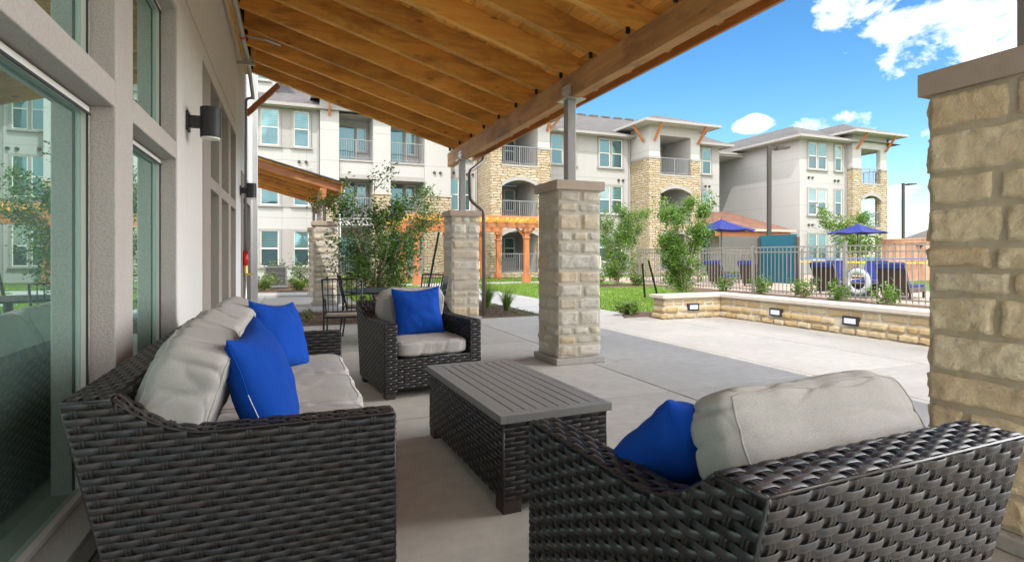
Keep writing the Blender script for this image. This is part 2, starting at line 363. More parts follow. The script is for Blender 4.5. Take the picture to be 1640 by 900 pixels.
def ground_mats():
    m, t, b = mat('lawn'); p = t.wpos()
    f = t.noise(p, 45, 5, .7); g = t.noise(p, .7, 5, .6); k = t.noise(p, 7, 4, .6)
    c = t.mix(t.ramp(f, [(.3, 0.), (.7, 1.)]), (.06, .11, .015), (.15, .25, .04))
    c = t.mix(t.ramp(g, [(.4, 0.), (.7, .5)]), c, (.17, .22, .05)); c = t.mix(t.ramp(k, [(.55, 0.), (.8, .4)]), c, (.05, .11, .015))
    t.link(c, b.inputs['Base Color']); b.inputs['Roughness'].default_value = 1; bump(t, b, f, .8, .04)
    m, t, b = mat('mulch'); p = t.wpos()
    f = t.noise(p, 38, 6, .75, .6); v = t.n.new('ShaderNodeTexVoronoi'); v.inputs['Scale'].default_value = 26; t.link(t.wpos((1, 1, 1)), v.inputs['Vector'])
    c = t.mix(f, (.045, .028, .02), (.24, .15, .10)); c = t.mix(.4, c, t.ramp(v.outputs['Distance'], [(.0, .3), (.6, 1.2)]), 'MULTIPLY')
    t.link(c, b.inputs['Base Color']); b.inputs['Roughness'].default_value = 1; bump(t, b, f, 1, .05)
ground_mats()
def leafmat(name, c1, c2, c3):
    m, t, b = mat(name)
    at = t.n.new('ShaderNodeAttribute'); at.attribute_name = 'tint'
    c = t.ramp(at.outputs['Fac'], [(0, c1), (.5, c2), (1, c3)])
    t.link(c, b.inputs['Base Color']); b.inputs['Roughness'].default_value = .5
    tr = t.n.new('ShaderNodeBsdfTranslucent'); t.link(t.mix(1, c, (1.5, 1.7, .6), 'MULTIPLY'), tr.inputs[0])
    mx = t.n.new('ShaderNodeMixShader'); mx.inputs[0].default_value = .28
    t.link(b.outputs[0], mx.inputs[1]); t.link(tr.outputs[0], mx.inputs[2]); t.link(mx.outputs[0], t.n['Material Output'].inputs[0])
leafmat('leaf_dark', (.025, .06, .015), (.05, .105, .022), (.12, .19, .04))
leafmat('leaf_bright', (.03, .075, .010), (.085, .17, .018), (.21, .31, .045))
leafmat('leaf_mid', (.02, .055, .012), (.055, .125, .018), (.17, .26, .04))
leafmat('leaf_shrub', (.05, .09, .015), (.11, .18, .03), (.24, .30, .08))
leafmat('blade', (.05, .09, .02), (.10, .18, .03), (.20, .28, .07))
leafmat('blade_lawn', (.09, .16, .02), (.15, .26, .035), (.26, .34, .08))
M = MATS

# ------------------------------------------------------------------ object helpers
def tag(o, label=None, cat=None, group=None, kind=None):
    if label: o['label'] = label
    if cat: o['category'] = cat
    if group: o['group'] = group
    if kind: o['kind'] = kind
    return o
def empty(name, loc=(0, 0, 0), rz=0, label=None, cat=None, group=None):
    o = bpy.data.objects.new(name, None); C.objects.link(o); o.location = loc; o.rotation_euler = (0, 0, rz); o.empty_display_size = .2
    return tag(o, label, cat, group)
def copy_tree(o, parent=None):
    c = o.copy(); C.objects.link(c)
    if parent: c.parent = parent
    for ch in list(o.children): copy_tree(ch, c)
    return c
class MB:
    def __init__(s): s.v = []; s.f = []; s.t = []
    def add(s, vs, fs, tint=.5):
        n = len(s.v); s.v.extend([tuple(p) for p in vs]); s.f.extend([tuple(i+n for i in f) for f in fs])
        if isinstance(tint, list): s.t.extend(tint)
        else: s.t.extend([tint]*len(fs))
        return s
    def box(s, x0, x1, y0, y1, z0, z1, tint=.5):
        return s.add([(x0, y0, z0), (x1, y0, z0), (x1, y1, z0), (x0, y1, z0), (x0, y0, z1), (x1, y0, z1), (x1, y1, z1), (x0, y1, z1)],
                     [(0, 3, 2, 1), (4, 5, 6, 7), (0, 1, 5, 4), (1, 2, 6, 5), (2, 3, 7, 6), (3, 0, 4, 7)], tint)
    def bar(s, a, b, w, h, up=(0, 0, 1), tint=.5):
        a = Vector(a); b = Vector(b); d = (b-a).normalized(); up = Vector(up)
        if abs(d.dot(up)) > .99: up = Vector((1, 0, 0))
        r = d.cross(up).normalized()*w/2; u = r.cross(d).normalized()*h/2
        vs = [a-r-u, a+r-u, a+r+u, a-r+u, b-r-u, b+r-u, b+r+u, b-r+u]
        return s.add(vs, [(0, 1, 2, 3), (4, 7, 6, 5), (0, 4, 5, 1), (1, 5, 6, 2), (2, 6, 7, 3), (3, 7, 4, 0)], tint)
    def tube(s, pts, rad, n=8, tint=.5, caps=True):
        pts = [Vector(p) for p in pts]; rings = []
        if not isinstance(rad, (list, tuple)): rad = [rad]*len(pts)
        prev = None
        for i, p in enumerate(pts):
            d = (pts[min(i+1, len(pts)-1)]-pts[max(i-1, 0)]).normalized()
            if prev is None:
                r = d.orthogonal().normalized()
            else:
                r = (prev - d*prev.dot(d)); r = r.normalized() if r.length > 1e-6 else d.orthogonal().normalized()
            prev = r; u = d.cross(r)
            rings.append([p+(r*math.cos(2*PI*k/n)+u*math.sin(2*PI*k/n))*rad[i] for k in range(n)])
        vs = [q for r_ in rings for q in r_]; fs = []
        for i in range(len(pts)-1):
            for k in range(n): fs.append((i*n+k, i*n+(k+1) % n, (i+1)*n+(k+1) % n, (i+1)*n+k))
        if caps: fs.append(tuple(range(n-1, -1, -1))); fs.append(tuple((len(pts)-1)*n+k for k in range(n)))
        return s.add(vs, fs, tint)
    def prism(s, poly, axis, a, b, tint=.5):
        """poly: 2D points; extruded along axis from a to b"""
        def P(p, t):
            return {'x': (t, p[0], p[1]), 'y': (p[0], t, p[1]), 'z': (p[0], p[1], t)}[axis]
        n = len(poly)
        vs = [P(p, a) for p in poly]+[P(p, b) for p in poly]
        fs = [tuple(range(n)), tuple(range(2*n-1, n-1, -1))]+[(i, (i+1) % n, n+(i+1) % n, n+i) for i in range(n)]
        return s.add(vs, fs, tint)
    def build(s, name, m, parent=None, smooth=False, bevel=0, bseg=2, fix=True):
        me = bpy.data.meshes.new(name); me.from_pydata(s.v, [], s.f); me.materials.append(M[m] if isinstance(m, str) else m)
        at = me.attributes.new('tint', 'FLOAT', 'FACE'); at.data.foreach_set('value', np.array(s.t, dtype=np.float32))
        if fix and len(s.f) < 30000:
            import bmesh
            bm = bmesh.new(); bm.from_mesh(me); bmesh.ops.recalc_face_normals(bm, faces=bm.faces); bm.to_mesh(me); bm.free()
        if smooth: me.shade_smooth()
        me.update()
        o = bpy.data.objects.new(name, me); C.objects.link(o)
        if parent: o.parent = parent
        if bevel:
            md = o.modifiers.new('bevel', 'BEVEL'); md.width = bevel; md.segments = bseg; md.limit_method = 'ANGLE'; md.angle_limit = R(40)
        return o
def one(fn, name, m, parent=None, **kw):
    b = MB(); fn(b); return b.build(name, m, parent, **kw)
def struct(o): o['kind'] = 'structure'; return o

# ------------------------------------------------------------------ ground
GZ = -.03
b = MB()
# one ground sheet to the horizon, finer near
b.add([(-900, -600, GZ), (1200, -600, GZ), (1200, 1500, GZ), (-900, 1500, GZ)], [(0, 1, 2, 3)])
struct(b.build('ground', 'lawn'))
def slabs(name, xs, ys, m, zt=0, gap=.013, th=.12, skip=()):
    b = MB(); r = random.Random(3)
    for i in range(len(xs)-1):
        for j in range(len(ys)-1):
            if (i, j) in skip: continue
            b.box(xs[i]+gap/2, xs[i+1]-gap/2, ys[j]+gap/2, ys[j+1]-gap/2, zt-th, zt, r.random())
    return struct(b.build(name, m, bevel=.004, bseg=1))
xs = [-.75, 1.2, 3.2, 5.0, 6.65]; ys = [-7, -4.4, -1.6, 1.25, 4.15, 7.3, 10.3]
slabs('patio', xs, ys, 'concrete')
slabs('patio_extension', [6.658, 8.1, 9.2], [-7, -4.4, -1.6, 1.25, 4.4, 8.86], 'concrete')
b = MB(); b.box(-.74, 9.1, -7, 8.8, -.14, -.02); b.box(-.74, 6.6, 8.8, 10.25, -.14, -.02); struct(b.build('patio_bed', 'wicker_core'))
slabs('path', [4.85, 6.65], [10.31, 12.3, 14.3, 16.3, 18.3, 20.3, 22.9], 'concrete_path', -.004)
slabs('cross_path', [1.5, 4.85, 8.2, 12.4], [22.91, 24.6], 'concrete_path', -.008)
slabs('entry_walk', [-3.0, -.7, 1.6], [12.6, 14.4, 16.4, 18.4], 'concrete_path', -.002)
slabs('lower_walk', [-6, -2, 1, 4, 4.84], [18.6, 20.2], 'concrete_path', -.006)
def mulch(name, poly, z=-.012):
    """a gently mounded bed"""
    b = MB(); n = 14
    cx = sum(p[0] for p in poly)/len(poly); cy = sum(p[1] for p in poly)/len(poly)
    ring = []
    for i in range(len(poly)):
        a, c_ = poly[i], poly[(i+1) % len(poly)]
        for k in range(n): ring.append((a[0]+(c_[0]-a[0])*k/n, a[1]+(c_[1]-a[1])*k/n))
    L = 10; vs = []
    for l in range(L):
        s_ = 1-l/(L-.0); 
        for p in ring:
            x = cx+(p[0]-cx)*s_; y = cy+(p[1]-cy)*s_
            vs.append((x, y, z-.03*(l == 0)+.05*(1-s_)**.5+.03*noise.noise(Vector((x*5, y*5, 1)))*(l > 0)))
    vs.append((cx, cy, z+.05)); N = len(ring); fs = []
    for l in range(L-1):
        for k in range(N): fs.append((l*N+k, l*N+(k+1) % N, (l+1)*N+(k+1) % N, (l+1)*N+k))
    for k in range(N): fs.append(((L-1)*N+k, (L-1)*N+(k+1) % N, len(vs)-1))
    b.add(vs, fs); return struct(b.build(name, 'mulch', smooth=True))
mulch('mulch_bed', [(-.74, 10.32), (4.84, 10.6), (4.84, 15.0), (1.62, 15.0), (1.62, 12.58), (-.74, 12.58)])
mulch('mulch_bed', [(-3.5, 20.4), (3.5, 20.4), (4.5, 24), (3, 30.4), (-3.5, 30.6)])
mulch('mulch_bed', [(11.1, 18.4), (13.6, 18.4), (13.9, 20.6), (11.4, 20.6)])
mulch('mulch_bed', [(12.9, 3), (14.15, 3), (14.15, 18), (12.9, 18)])
mulch('mulch_bed', [(6.0, 9.28), (6.66, 9.28), (8.4, 9.4), (6.7, 10.6)])
# pool deck and pool
pool = (20.5, 30, 9.5, 18.5)
b = MB()
for x0, x1, y0, y1 in ((14.55, pool[0], 0, 27), (pool[1], 33, 0, 27), (pool[0], pool[1], 0, pool[2]), (pool[0], pool[1], pool[3], 27)): b.box(x0, x1, y0, y1, -.1, -.002)
struct(b.build('pool_deck', 'pool_paver'))
wm, wt, wb = mat('pool_water'); wb.inputs['Base Color'].default_value = (.03, .30, .38, 1); wb.inputs['Roughness'].default_value = .04
bump(wt, wb, wt.noise(wt.wpos(), 3, 3, .5), .15, .05)
b = MB(); b.box(pool[0], pool[1], pool[2], pool[3], -.3, -.06); struct(b.build('pool', 'pool_water'))

# grass blades over the lawn (stuff)
def in_lawn(x, y):
    if 6.9 < x < 12.85 and 9.35 < y < 23: return not (11.1 < x < 13.9 and 18.4 < y < 20.6)
    if 6.66 < x <= 6.9 and 10.7 < y < 22.8: return True
    if 1.5 < x < 4.8 and 15.1 < y < 22.8: return True
    if 4.7 < x < 20 and 24.7 < y < 29: return True
    return False
r = np.random.default_rng(5); vs = []; fs = []; ti = []
cnt = 0
while cnt < 52000:
    x = r.uniform(1.5, 14); y = 9.2 + (r.random()**1.7)*19
    if not in_lawn(x, y): continue
    a = r.uniform(0, 2*PI); h = r.uniform(.02, .055)*(1+y/30); wd = r.uniform(.006, .012)*(1+y/12); ln = r.uniform(-.03, .03)
    n = len(vs); dx, dy = math.cos(a)*wd, math.sin(a)*wd
    vs += [(x-dx, y-dy, GZ), (x+dx, y+dy, GZ), (x+ln, y+ln*.7, GZ+h)]; fs.append((n, n+1, n+2)); ti.append(float(r.random())); cnt += 1
b = MB(); b.v = vs; b.f = fs; b.t = ti
tag(b.build('grass', 'blade_lawn', fix=False), 'short green lawn beyond the patio', 'grass', kind='stuff')

# ------------------------------------------------------------------ clubhouse wall at the left
XW = -.75
club = empty('clubhouse', (0, 0, 0), 0, 'light stucco clubhouse wall with large grid windows behind the sofa', 'building')
def wall_x(b, x0, x1, ya, yb, z0, z1, holes):
    """wall slab between x0..x1 with rectangular holes (y0,y1,z0,z1), cut into cells"""
    Y = sorted(set([ya, yb]+[h[0] for h in holes]+[h[1] for h in holes])); Z = sorted(set([z0, z1]+[h[2] for h in holes]+[h[3] for h in holes]))
    for i in range(len(Y)-1):
        run = None
        for j in range(len(Z)-1):
            cy = (Y[i]+Y[i+1])/2; cz = (Z[j]+Z[j+1])/2
            hole = any(h[0] < cy < h[1] and h[2] < cz < h[3] for h in holes)
            if not hole: run = (run[0], Z[j+1]) if run else (Z[j], Z[j+1])
            if hole and run: b.box(x0, x1, Y[i], Y[i+1], *run); run = None
        if run: b.box(x0, x1, Y[i], Y[i+1], *run)
sets = [(-1.9, 4.50, .16, 2.95), (5.83, 9.09, .16, 2.99)]
b = MB(); wall_x(b, XW-.3, XW, -8, 9.15, 0, 5.6, sets); b.build('wall', 'stucco_near', club)
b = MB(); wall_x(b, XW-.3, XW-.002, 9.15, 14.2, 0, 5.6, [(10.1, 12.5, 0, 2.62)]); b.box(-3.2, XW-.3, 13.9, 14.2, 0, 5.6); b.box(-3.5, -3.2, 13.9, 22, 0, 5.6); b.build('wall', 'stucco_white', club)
b = MB(); b.box(-9, XW-.3, -8, 14.2, 5.3, 5.6); b.build('roof', 'shingles_gray', club)
# taupe bands: mullions and transoms, 12 mm proud of the wall
def windows(y0, y1, z0, z1, mull, trans, m, edge=0):
    b = MB(); pr = XW+.012
    for a, c_ in mull: b.box(XW-.14, pr, a, c_, z0, z1)
    yy = [y0]+[q for mm in mull for q in mm]+[y1]
    for i in range(0, len(yy), 2):
        if yy[i+1]-yy[i] > .05: b.box(XW-.14, pr, yy[i], yy[i+1], trans[0], trans[1])
    # jamb liners and an edge band round the opening
    b.box(XW-.14, pr-.004, y1-.005, y1+.03+edge, z0, z1+.03); b.box(XW-.14, pr-.004, y0-.03-edge, y0+.005, z0, z1+.03); b.box(XW-.14, pr-.006, y0+.006, y1-.006, z1-.005, z1+.028+edge); b.box(XW-.14, pr+.02, y0+.006, y1-.006, z0-.03, z0+.005)
    b.build('window_band', m, club, bevel=.006)
    k = 0
    for i in range(0, len(yy), 2):
        a, c_ = yy[i], yy[i+1]
        if c_-a < .05: continue
        for za, zb in ((z0, trans[0]), (trans[1], z1)):
            f = MB(); w_ = .035; X0, X1 = XW-.135, XW-.085
            f.box(X0, X1, a+.008, a+w_, za+.008, zb-.008); f.box(X0, X1, c_-w_, c_-.008, za+.008, zb-.008); f.box(X0, X1, a+w_, c_-w_, za+.008, za+w_); f.box(X0, X1, a+w_, c_-w_, zb-w_, zb-.008)
            fo = f.build('window', 'frame_white', club, bevel=.003)
            g = MB(); g.box(XW-.115, XW-.109, a+w_+.001, c_-w_-.001, za+w_+.001, zb-w_-.001); g.build('pane', 'near_glass', fo)
            s_ = MB(); s_.box(XW-.088, XW-.080, a+.004, c_-.004, zb-w_-.012, zb-w_-.002); s_.box(XW-.088, XW-.080, c_-w_-.01, c_-w_-.001, za+.01, zb-w_-.013); s_.build('gasket', 'sill_rubber', fo)
windows(-1.9, 4.50, .16, 2.95, [(.2, .5), (3.02, 3.32)], (1.895, 2.015), 'stucco_band')
windows(5.83, 9.09, .16, 2.99, [(5.83, 6.28), (7.0, 7.25), (8.05, 8.3)], (1.895, 2.015), 'stucco_taupe')
b = MB(); b.box(XW-.14, XW+.012, 10.1, 10.4, 0, 2.62); b.box(XW-.14, XW+.012, 12.2, 12.5, 0, 2.62); b.box(XW-.14, XW+.012, 10.4, 12.2, 2.2, 2.62); b.build('door_surround', 'stucco_taupe', club)
b = MB(); b.box(XW-.1, XW-.05, 10.4, 10.48, 0, 2.2); b.box(XW-.1, XW-.05, 12.12, 12.2, 0, 2.2); b.box(XW-.1, XW-.05, 11.26, 11.34, 0, 2.2); b.box(XW-.1, XW-.05, 10.48, 11.26, 2.1, 2.2); b.box(XW-.1, XW-.05, 11.34, 12.12, 2.1, 2.2); b.box(XW-.1, XW-.05, 10.48, 11.26, 0, .12); b.box(XW-.1, XW-.05, 11.34, 12.12, 0, .12)
d = b.build('door', 'steel_gray', club); b = MB(); b.box(XW-.08, XW-.074, 10.485, 11.255, .125, 2.095); b.box(XW-.08, XW-.074, 11.345, 12.115, .125, 2.095); b.build('pane', 'near_glass', d)
b = MB(); b.tube([(XW-.05, 11.22, .9), (XW+.02, 11.22, .9), (XW+.02, 11.22, 1.2), (XW-.05, 11.22, 1.2)], .012); b.build('handle', 'galvanized', d)
# control joint (a real thin reveal strip) and base
b = MB(); b.box(XW, XW+.004, 4.54, 9.1, 3.18, 3.19); b.box(XW, XW+.004, -2, 4.45, 3.18, 3.19); b.build('control_joint', 'stucco_band', club)
# room behind the glass
b = MB(); b.box(-7.5, -7.3, -4, 10, 0, 3.4); b.box(-7.3, XW-.3, 10, 10.2, 0, 3.4); b.box(-7.3, XW-.3, -4.2, -4, 0, 3.4); b.box(-7.5, XW-.3, -4.2, 10.2, 3.4, 3.5); b.box(-2.5, -2.1, 2.6, 3.0, 0, 3.4); b.box(-2.54, -2.06, 2.56, 3.04, 0, .12)
b.build('interior_wall', 'interior_wall', club)
b = MB(); b.box(-7.3, XW-.3, -4, 10, -.05, .01); b.build('interior_floor', 'interior_floor', club)

# ------------------------------------------------------------------ patio canopy
can = empty('patio_canopy', (3.04, 4, 0), 0, 'orange cedar shed canopy with exposed rafters over the seating patio', 'canopy')
def P(o):      # keep world coordinates under a moved empty
    o.matrix_parent_inverse = Matrix.Translation(-Vector(o.parent.location)); return o
SL = .298
def zb(x): return 3.43+SL*(3.04-x)
RH = .275
YF = 11.15
for k in range(18):
    y = 11.05-.715*k
    b = MB(); x0, x1 = XW+.045, 3.56
    b.prism([(x0, zb(x0)), (x1, zb(x1)), (x1, zb(x1)+RH), (x0, zb(x0)+RH)], 'y', y-.045, y+.045, rnd.random())
    P(b.build('rafter', 'cedar_x', can, bevel=.004))
    b = MB(); b.box(x0-.012, x0+.012, y-.075, y-.048, zb(x0)+.02, zb(x0)+RH-.02); b.box(x0-.012, x0+.09, y-.051, y-.046, zb(x0)+.02, zb(x0)+RH-.05)
    b.box(x0-.012, x0+.09, y-.05, y+.05, zb(x0)-.006, zb(x0)-.001)
    P(b.build('hanger', 'black_iron', can))
    b = MB(); b.box(3.0, 3.037, y-.07, y-.047, 3.356, 3.42); b.tube([(3.02, y-.075, 3.385), (3.02, y-.045, 3.385)], .012, 6)
    P(b.build('hanger', 'black_iron', can))
# tongue and groove deck boards running along the building
b = MB(); x = XW+.01; i = 0
while x < 3.62:
    x2 = x+.138; zz = lambda q: zb(q)+RH+.002
    ya = -1.5; cuts = sorted([ya, YF+.12]+[rnd.uniform(-1.0, 10.8) for _ in range(3)])
    for c0, c1 in zip(cuts[:-1], cuts[1:]):
        b.prism([(x+.003, zz(x+.003)), (x2-.003, zz(x2-.003)), (x2-.003, zz(x2-.003)+.03), (x+.003, zz(x+.003)+.03)], 'y', c0+.0015, c1-.0015, rnd.random())
    x = x2+.001; i += 1
P(b.build('decking', 'cedar_deck', can))
b = MB(); x0, x1 = XW+.005, 3.72
b.prism([(x0, zb(x0)+RH+.036), (x1, zb(x1)+RH+.036), (x1, zb(x1)+RH+.07), (x0, zb(x0)+RH+.07)], 'y', -1.5, YF+.16); P(b.build('roofing', 'shingles_gray', can))
b = MB(); b.box(XW+.002, XW+.042, -1.5, YF, zb(XW)-.05, zb(XW)+RH); P(b.build('ledger', 'cedar_deck', can))
b = MB(); b.box(3.04, 3.17, -1.5, 10.24, 3.07, 3.352, .4); P(b.build('beam', 'cedar_beam', can, bevel=.006))
b = MB(); b.box(3.04, 3.17, 10.246, 11.25, 3.07, 3.352, .6); P(b.build('beam', 'cedar_beam', can, bevel=.006))
b = MB(); b.box(3.562, 3.60, -1.5, YF+.05, 3.215, 3.53, .5); P(b.build('fascia', 'cedar_fascia', can, bevel=.003))
b = MB(); b.box(3.603, 3.72, -1.5, YF+.05, 3.40, 3.52); P(b.build('gutter', 'downspout', can, bevel=.02))
YC = [1.42, 5.86, 10.3]
for y in YC:
    b = MB(); b.box(3.02, 3.13, y-.055, y+.055, 2.06, 3.055); P(b.build('post', 'steel_gray', can, bevel=.006))
    b = MB(); b.box(2.97, 3.22, y-.13, y+.13, 3.055, 3.067); b.box(3.028, 3.038, y-.11, y+.11, 3.067, 3.23); b.box(3.172, 3.182, y-.11, y+.11, 3.067, 3.23)
    for dy in (-.07, .07):
        for z in (3.11, 3.19): b.tube([(3.012, y+dy, z), (3.03, y+dy, z)], .012, 6)
    P(b.build('bracket', 'galvanized', can))
def bend(pts, n=5, rr=.09):
    pts = [Vector(p) for p in pts]; out = [pts[0]]
    for i in range(1, len(pts)-1):
        a = pts[i]+(pts[i-1]-pts[i]).normalized()*rr; c_ = pts[i]+(pts[i+1]-pts[i]).normalized()*rr
        for k in range(n+1):
            t = k/n; out.append(a*(1-t)**2+pts[i]*2*t*(1-t)+c_*t*t)
    out.append(pts[-1]); return out
b = MB(); b.tube(bend([(3.66, 10.75, 3.4), (3.66, 10.72, 3.16), (3.24, 10.36, 2.86), (3.24, 10.3, 2.3), (3.52, 10.32, 2.1), (3.52, 10.32, .05)]), .038, 10); P(b.build('downspout', 'downspout', can, smooth=True))
# knee brace at the far end on the wall
b = MB(); b.bar((XW+.02, 11.0, 3.75), (-.2, 11.0, 4.33), .09, .09); P(b.build('brace', 'cedar_post', can))

# ------------------------------------------------------------------ stone columns
def stone_face(b, o, u, n, W, z0, z1, rr, gap, dep, courses, ext, res, tints):
    """split-face blocks covering a W wide face: o origin corner, u along, n outward"""
    o = Vector(o); u = Vector(u); n = Vector(n)
    z = z0
    for ci, h in enumerate(courses):
        if ci % 2 == 0: a0, a1 = -ext, W+ext
        else: a0, a1 = .004, W-.004
        L = a1-a0; k = max(1, round(L/(h*rr.uniform(1.2, 2.3))))
        k = min(k, 3 if W < 1 else 99)
        cuts = [a0]+sorted(a0+L*(i+rr.uniform(-.22, .22))/k for i in range(1, k))+[a1]
        for c0, c1 in zip(cuts[:-1], cuts[1:]):
            sub = [(z, z+h)]
            if h > .15 and c1-c0 < .3 and rr.random() < .25: sub = [(z, z+h*.5), (z+h*.5, z+h)]
            for s0, s1 in sub: stone_block(b, o, u, n, c0+gap/2, c1-gap/2, s0+gap/2, s1-gap/2, dep*rr.uniform(.7, 1.35), rr, res, tints)
        z += h
def stone_block(b, o, u, n, a0, a1, z0, z1, dep, rr, res, tint=None):
    nu = max(4, int((a1-a0)/res)); nz = max(4, int((z1-z0)/res)); sd = Vector((rr.uniform(0, 99), rr.uniform(0, 99), 0))
    vs = []; rad = rr.uniform(.006, .013); Z = Vector((0, 0, 1))
    tilt = rr.uniform(-.06, .06); tilz = rr.uniform(-.06, .06)
    for j in range(nz+1):
        for i in range(nu+1):
            s = a0+(a1-a0)*i/nu; t = z0+(z1-z0)*j/nz
            e = min(s-a0, a1-s, t-z0, z1-t); fall = 1-(max(0, 1-e/rad))**2.2
            q = Vector((s*7, t*7, 0))+sd
            js = noise.noise(Vector((t*13, s*3, 3))+sd)*.016; jt = noise.noise(Vector((s*12, t*3, 9))+sd)*.012
            d = dep*(fall*.85+.15)+noise.noise(q)*.014*fall+noise.noise(q*2.7)*.010*fall+noise.noise(q*6)*.005*fall+noise.noise(q*14)*.002
            d += (tilt*(s-(a0+a1)/2)+tilz*(t-(z0+z1)/2))*fall
            if e > rad*.5: d = max(d, .004+dep*.35+.3*(d-dep*.35 if d < dep*.35 else 0))
            if e <= 1e-6: d = -.02
            # rounded corners of the outline
            cx = min(s-a0, a1-s); cz = min(t-z0, z1-t)
            vs.append(o+u*(s+js)+n*d+Z*(t+jt))
    fs = [(j*(nu+1)+i, j*(nu+1)+i+1, (j+1)*(nu+1)+i+1, (j+1)*(nu+1)+i) for j in range(nz) for i in range(nu)]
    b.add(vs, fs, rr.random() if tint is None else tint)
def column(name, cx, cy, label, group, seed, half=.265, ztop=1.965, res=.03, mt='limestone', zb_=.075, caph=.108, gap=.006, dep=.016, wmax=2.6):
    rr = random.Random(seed); e = empty(name, (cx, cy, 0), 0, label, 'column', group)
    W = 2*half
    b = MB(); b.box(-half, half, -half, half, zb_, ztop); b.build('mortar', 'mortar_tan' if mt == 'limestone_near' else 'mortar', e)
    st = MB(); H = ztop-zb_; cs = []
    while sum(cs) < H-.1: cs.append(rr.choice((.10, .115, .135, .15, .18, .20)))
    k = H/sum(cs); cs = [q*k for q in cs]
    sh = [cs[1:]+cs[:1]]
    for idx, (o, u, n) in enumerate((((-half, -half, 0), (1, 0, 0), (0, -1, 0)), ((half, -half, 0), (0, 1, 0), (1, 0, 0)), ((half, half, 0), (-1, 0, 0), (0, 1, 0)), ((-half, half, 0), (0, -1, 0), (-1, 0, 0)))):
        r2 = random.Random(seed*10+idx)
        o = Vector(o)
        z = zb_
        for ci, h in enumerate(cs):
            wide = (ci+idx) % 2 == 0
            a0, a1 = (-dep*.45, W+dep*.45) if wide else (.002, W-.002)
            L = a1-a0; kk = min(3, max(1, round(L/(h*r2.uniform(1.3, wmax)))))
            cuts = [a0]+sorted(a0+L*(i+r2.uniform(-.2, .2))/kk for i in range(1, kk))+[a1]
            for c0, c1 in zip(cuts[:-1], cuts[1:]):
                stone_block(st, o, Vector(u), Vector(n), c0+gap/2, c1-gap/2, z+gap/2, z+h-gap/2, dep*r2.uniform(.75, 1.15), r2, res)
            z += h
    st.build('stonework', mt, e, smooth=True, fix=False)
    b = MB(); b.box(-.31, .31, -.31, .31, ztop, ztop+caph); b.build('cap', 'cap_stone', e, bevel=.006)
    b = MB(); hp = half+.05
    b.prism([(-hp, -hp), (.05, -hp), (hp, -hp), (hp, hp), (-hp, hp)], 'z', 0, zb_-.004); b.build('plinth', 'plinth_stone', e, bevel=.01)
    return e
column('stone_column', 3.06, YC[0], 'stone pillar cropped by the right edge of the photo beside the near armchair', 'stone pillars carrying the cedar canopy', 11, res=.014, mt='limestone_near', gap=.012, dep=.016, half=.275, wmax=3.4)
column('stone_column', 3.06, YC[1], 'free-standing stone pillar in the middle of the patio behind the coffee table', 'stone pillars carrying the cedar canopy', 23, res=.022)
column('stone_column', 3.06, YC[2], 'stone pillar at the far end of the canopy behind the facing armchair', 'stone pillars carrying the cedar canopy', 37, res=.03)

# ------------------------------------------------------------------ wicker weaving
def weave(b, Pf, U, V, pu=.055, pv=.0235, amp=.0042, clip=None, par=0, seed=1, sub=6):
    rr = random.Random(seed)
    nr = max(1, round(V/pv)); pv = V/nr; nc = max(1, round(U/pu)); pu = U/nc
    N = nc*sub
    for j in range(nr):
        sg = 1 if (j+par) % 2 == 0 else -1
        vs = []; fs = []; ts = []; tints = {}
        rowt = rr.random()
        for i in range(N+1):
            u = U*i/N; s = math.sin(PI*u/pu); o = amp*sg*math.copysign(min(1, abs(s)*1.7), s)
            for q, hh in ((-.455, -.0022), (-.28, .0008), (.0, .0016), (.28, .0008), (.455, -.0022)):
                p, n = Pf(u, (j+.5+q+.055*noise.noise(V3((u*9, j*3.3, seed))))*pv); vs.append(p+n*(amp*1.3+o+hh+.0011*noise.noise(V3((u*16, j*2.7+q, seed+5)))))
        for i in range(N):
            u = U*(i+.5)/N
            if clip and not clip(u, (j+.5)*pv): continue
            seg = int((u/pu+(0 if sg > 0 else 1))//2)
            if seg not in tints: tints[seg] = min(1, max(0, .5*rowt+.5*rr.random()+rr.uniform(-.15, .15)))
            for q in range(4):
                fs.append((i*5+q, (i+1)*5+q, (i+1)*5+q+1, i*5+q+1)); ts.append(tints[seg])
        if fs: b.add(vs, fs, ts)
    for c_ in range(nc):
        uc = (c_+.5)*pu
        for off in (-.0055, .0055):
            vs = []; fs = []; K = nr*4; t_ = rr.uniform(0, .12)
            for k in range(K+1):
                v = V*k/K; sgn = math.sin(PI*(uc)/pu)
                s = math.sin(PI*v/pv)*(1 if par == 0 else -1)*sgn; o = -amp*.55*math.copysign(min(1, abs(s)*1.5), s)
                for q in (-.0042, 0, .0042):
                    p, n = Pf(min(U, max(0, uc+off+q)), v); vs.append(p+n*(amp*1.3+o+(.0012 if q == 0 else 0)+.0004))
            for k in range(K):
                if clip and not clip(uc, V*(k+.5)/K): continue
                for q in range(2): fs.append((k*3+q, (k+1)*3+q, (k+1)*3+q+1, k*3+q+1))
            if fs: b.add(vs, fs, t_)
V3 = Vector
def flat(o, u, v, n):
    o, u, v, n = V3(o), V3(u), V3(v), V3(n)
    return lambda a, c_: (o+u*a+v*c_, n)
ZT, ZA, Z0, DP = .765, .631, .055, 1.02
def yback(z): return .155*(1-(z-.05)/(ZT-.05))
def topz(y):
    if y < .13: return ZT
    if y > .42: return ZA
    t = (y-.13)/.29; return ZT+(ZA-ZT)*(1-(1-t)**2.1)
AW = .098
def toppath(n=40):
    pts = [(DP*1.0-(DP-.42)*i/16, ZA) for i in range(16)]+[(.42-.29*i/16, topz(.42-.29*i/16)) for i in range(17)]
    return pts
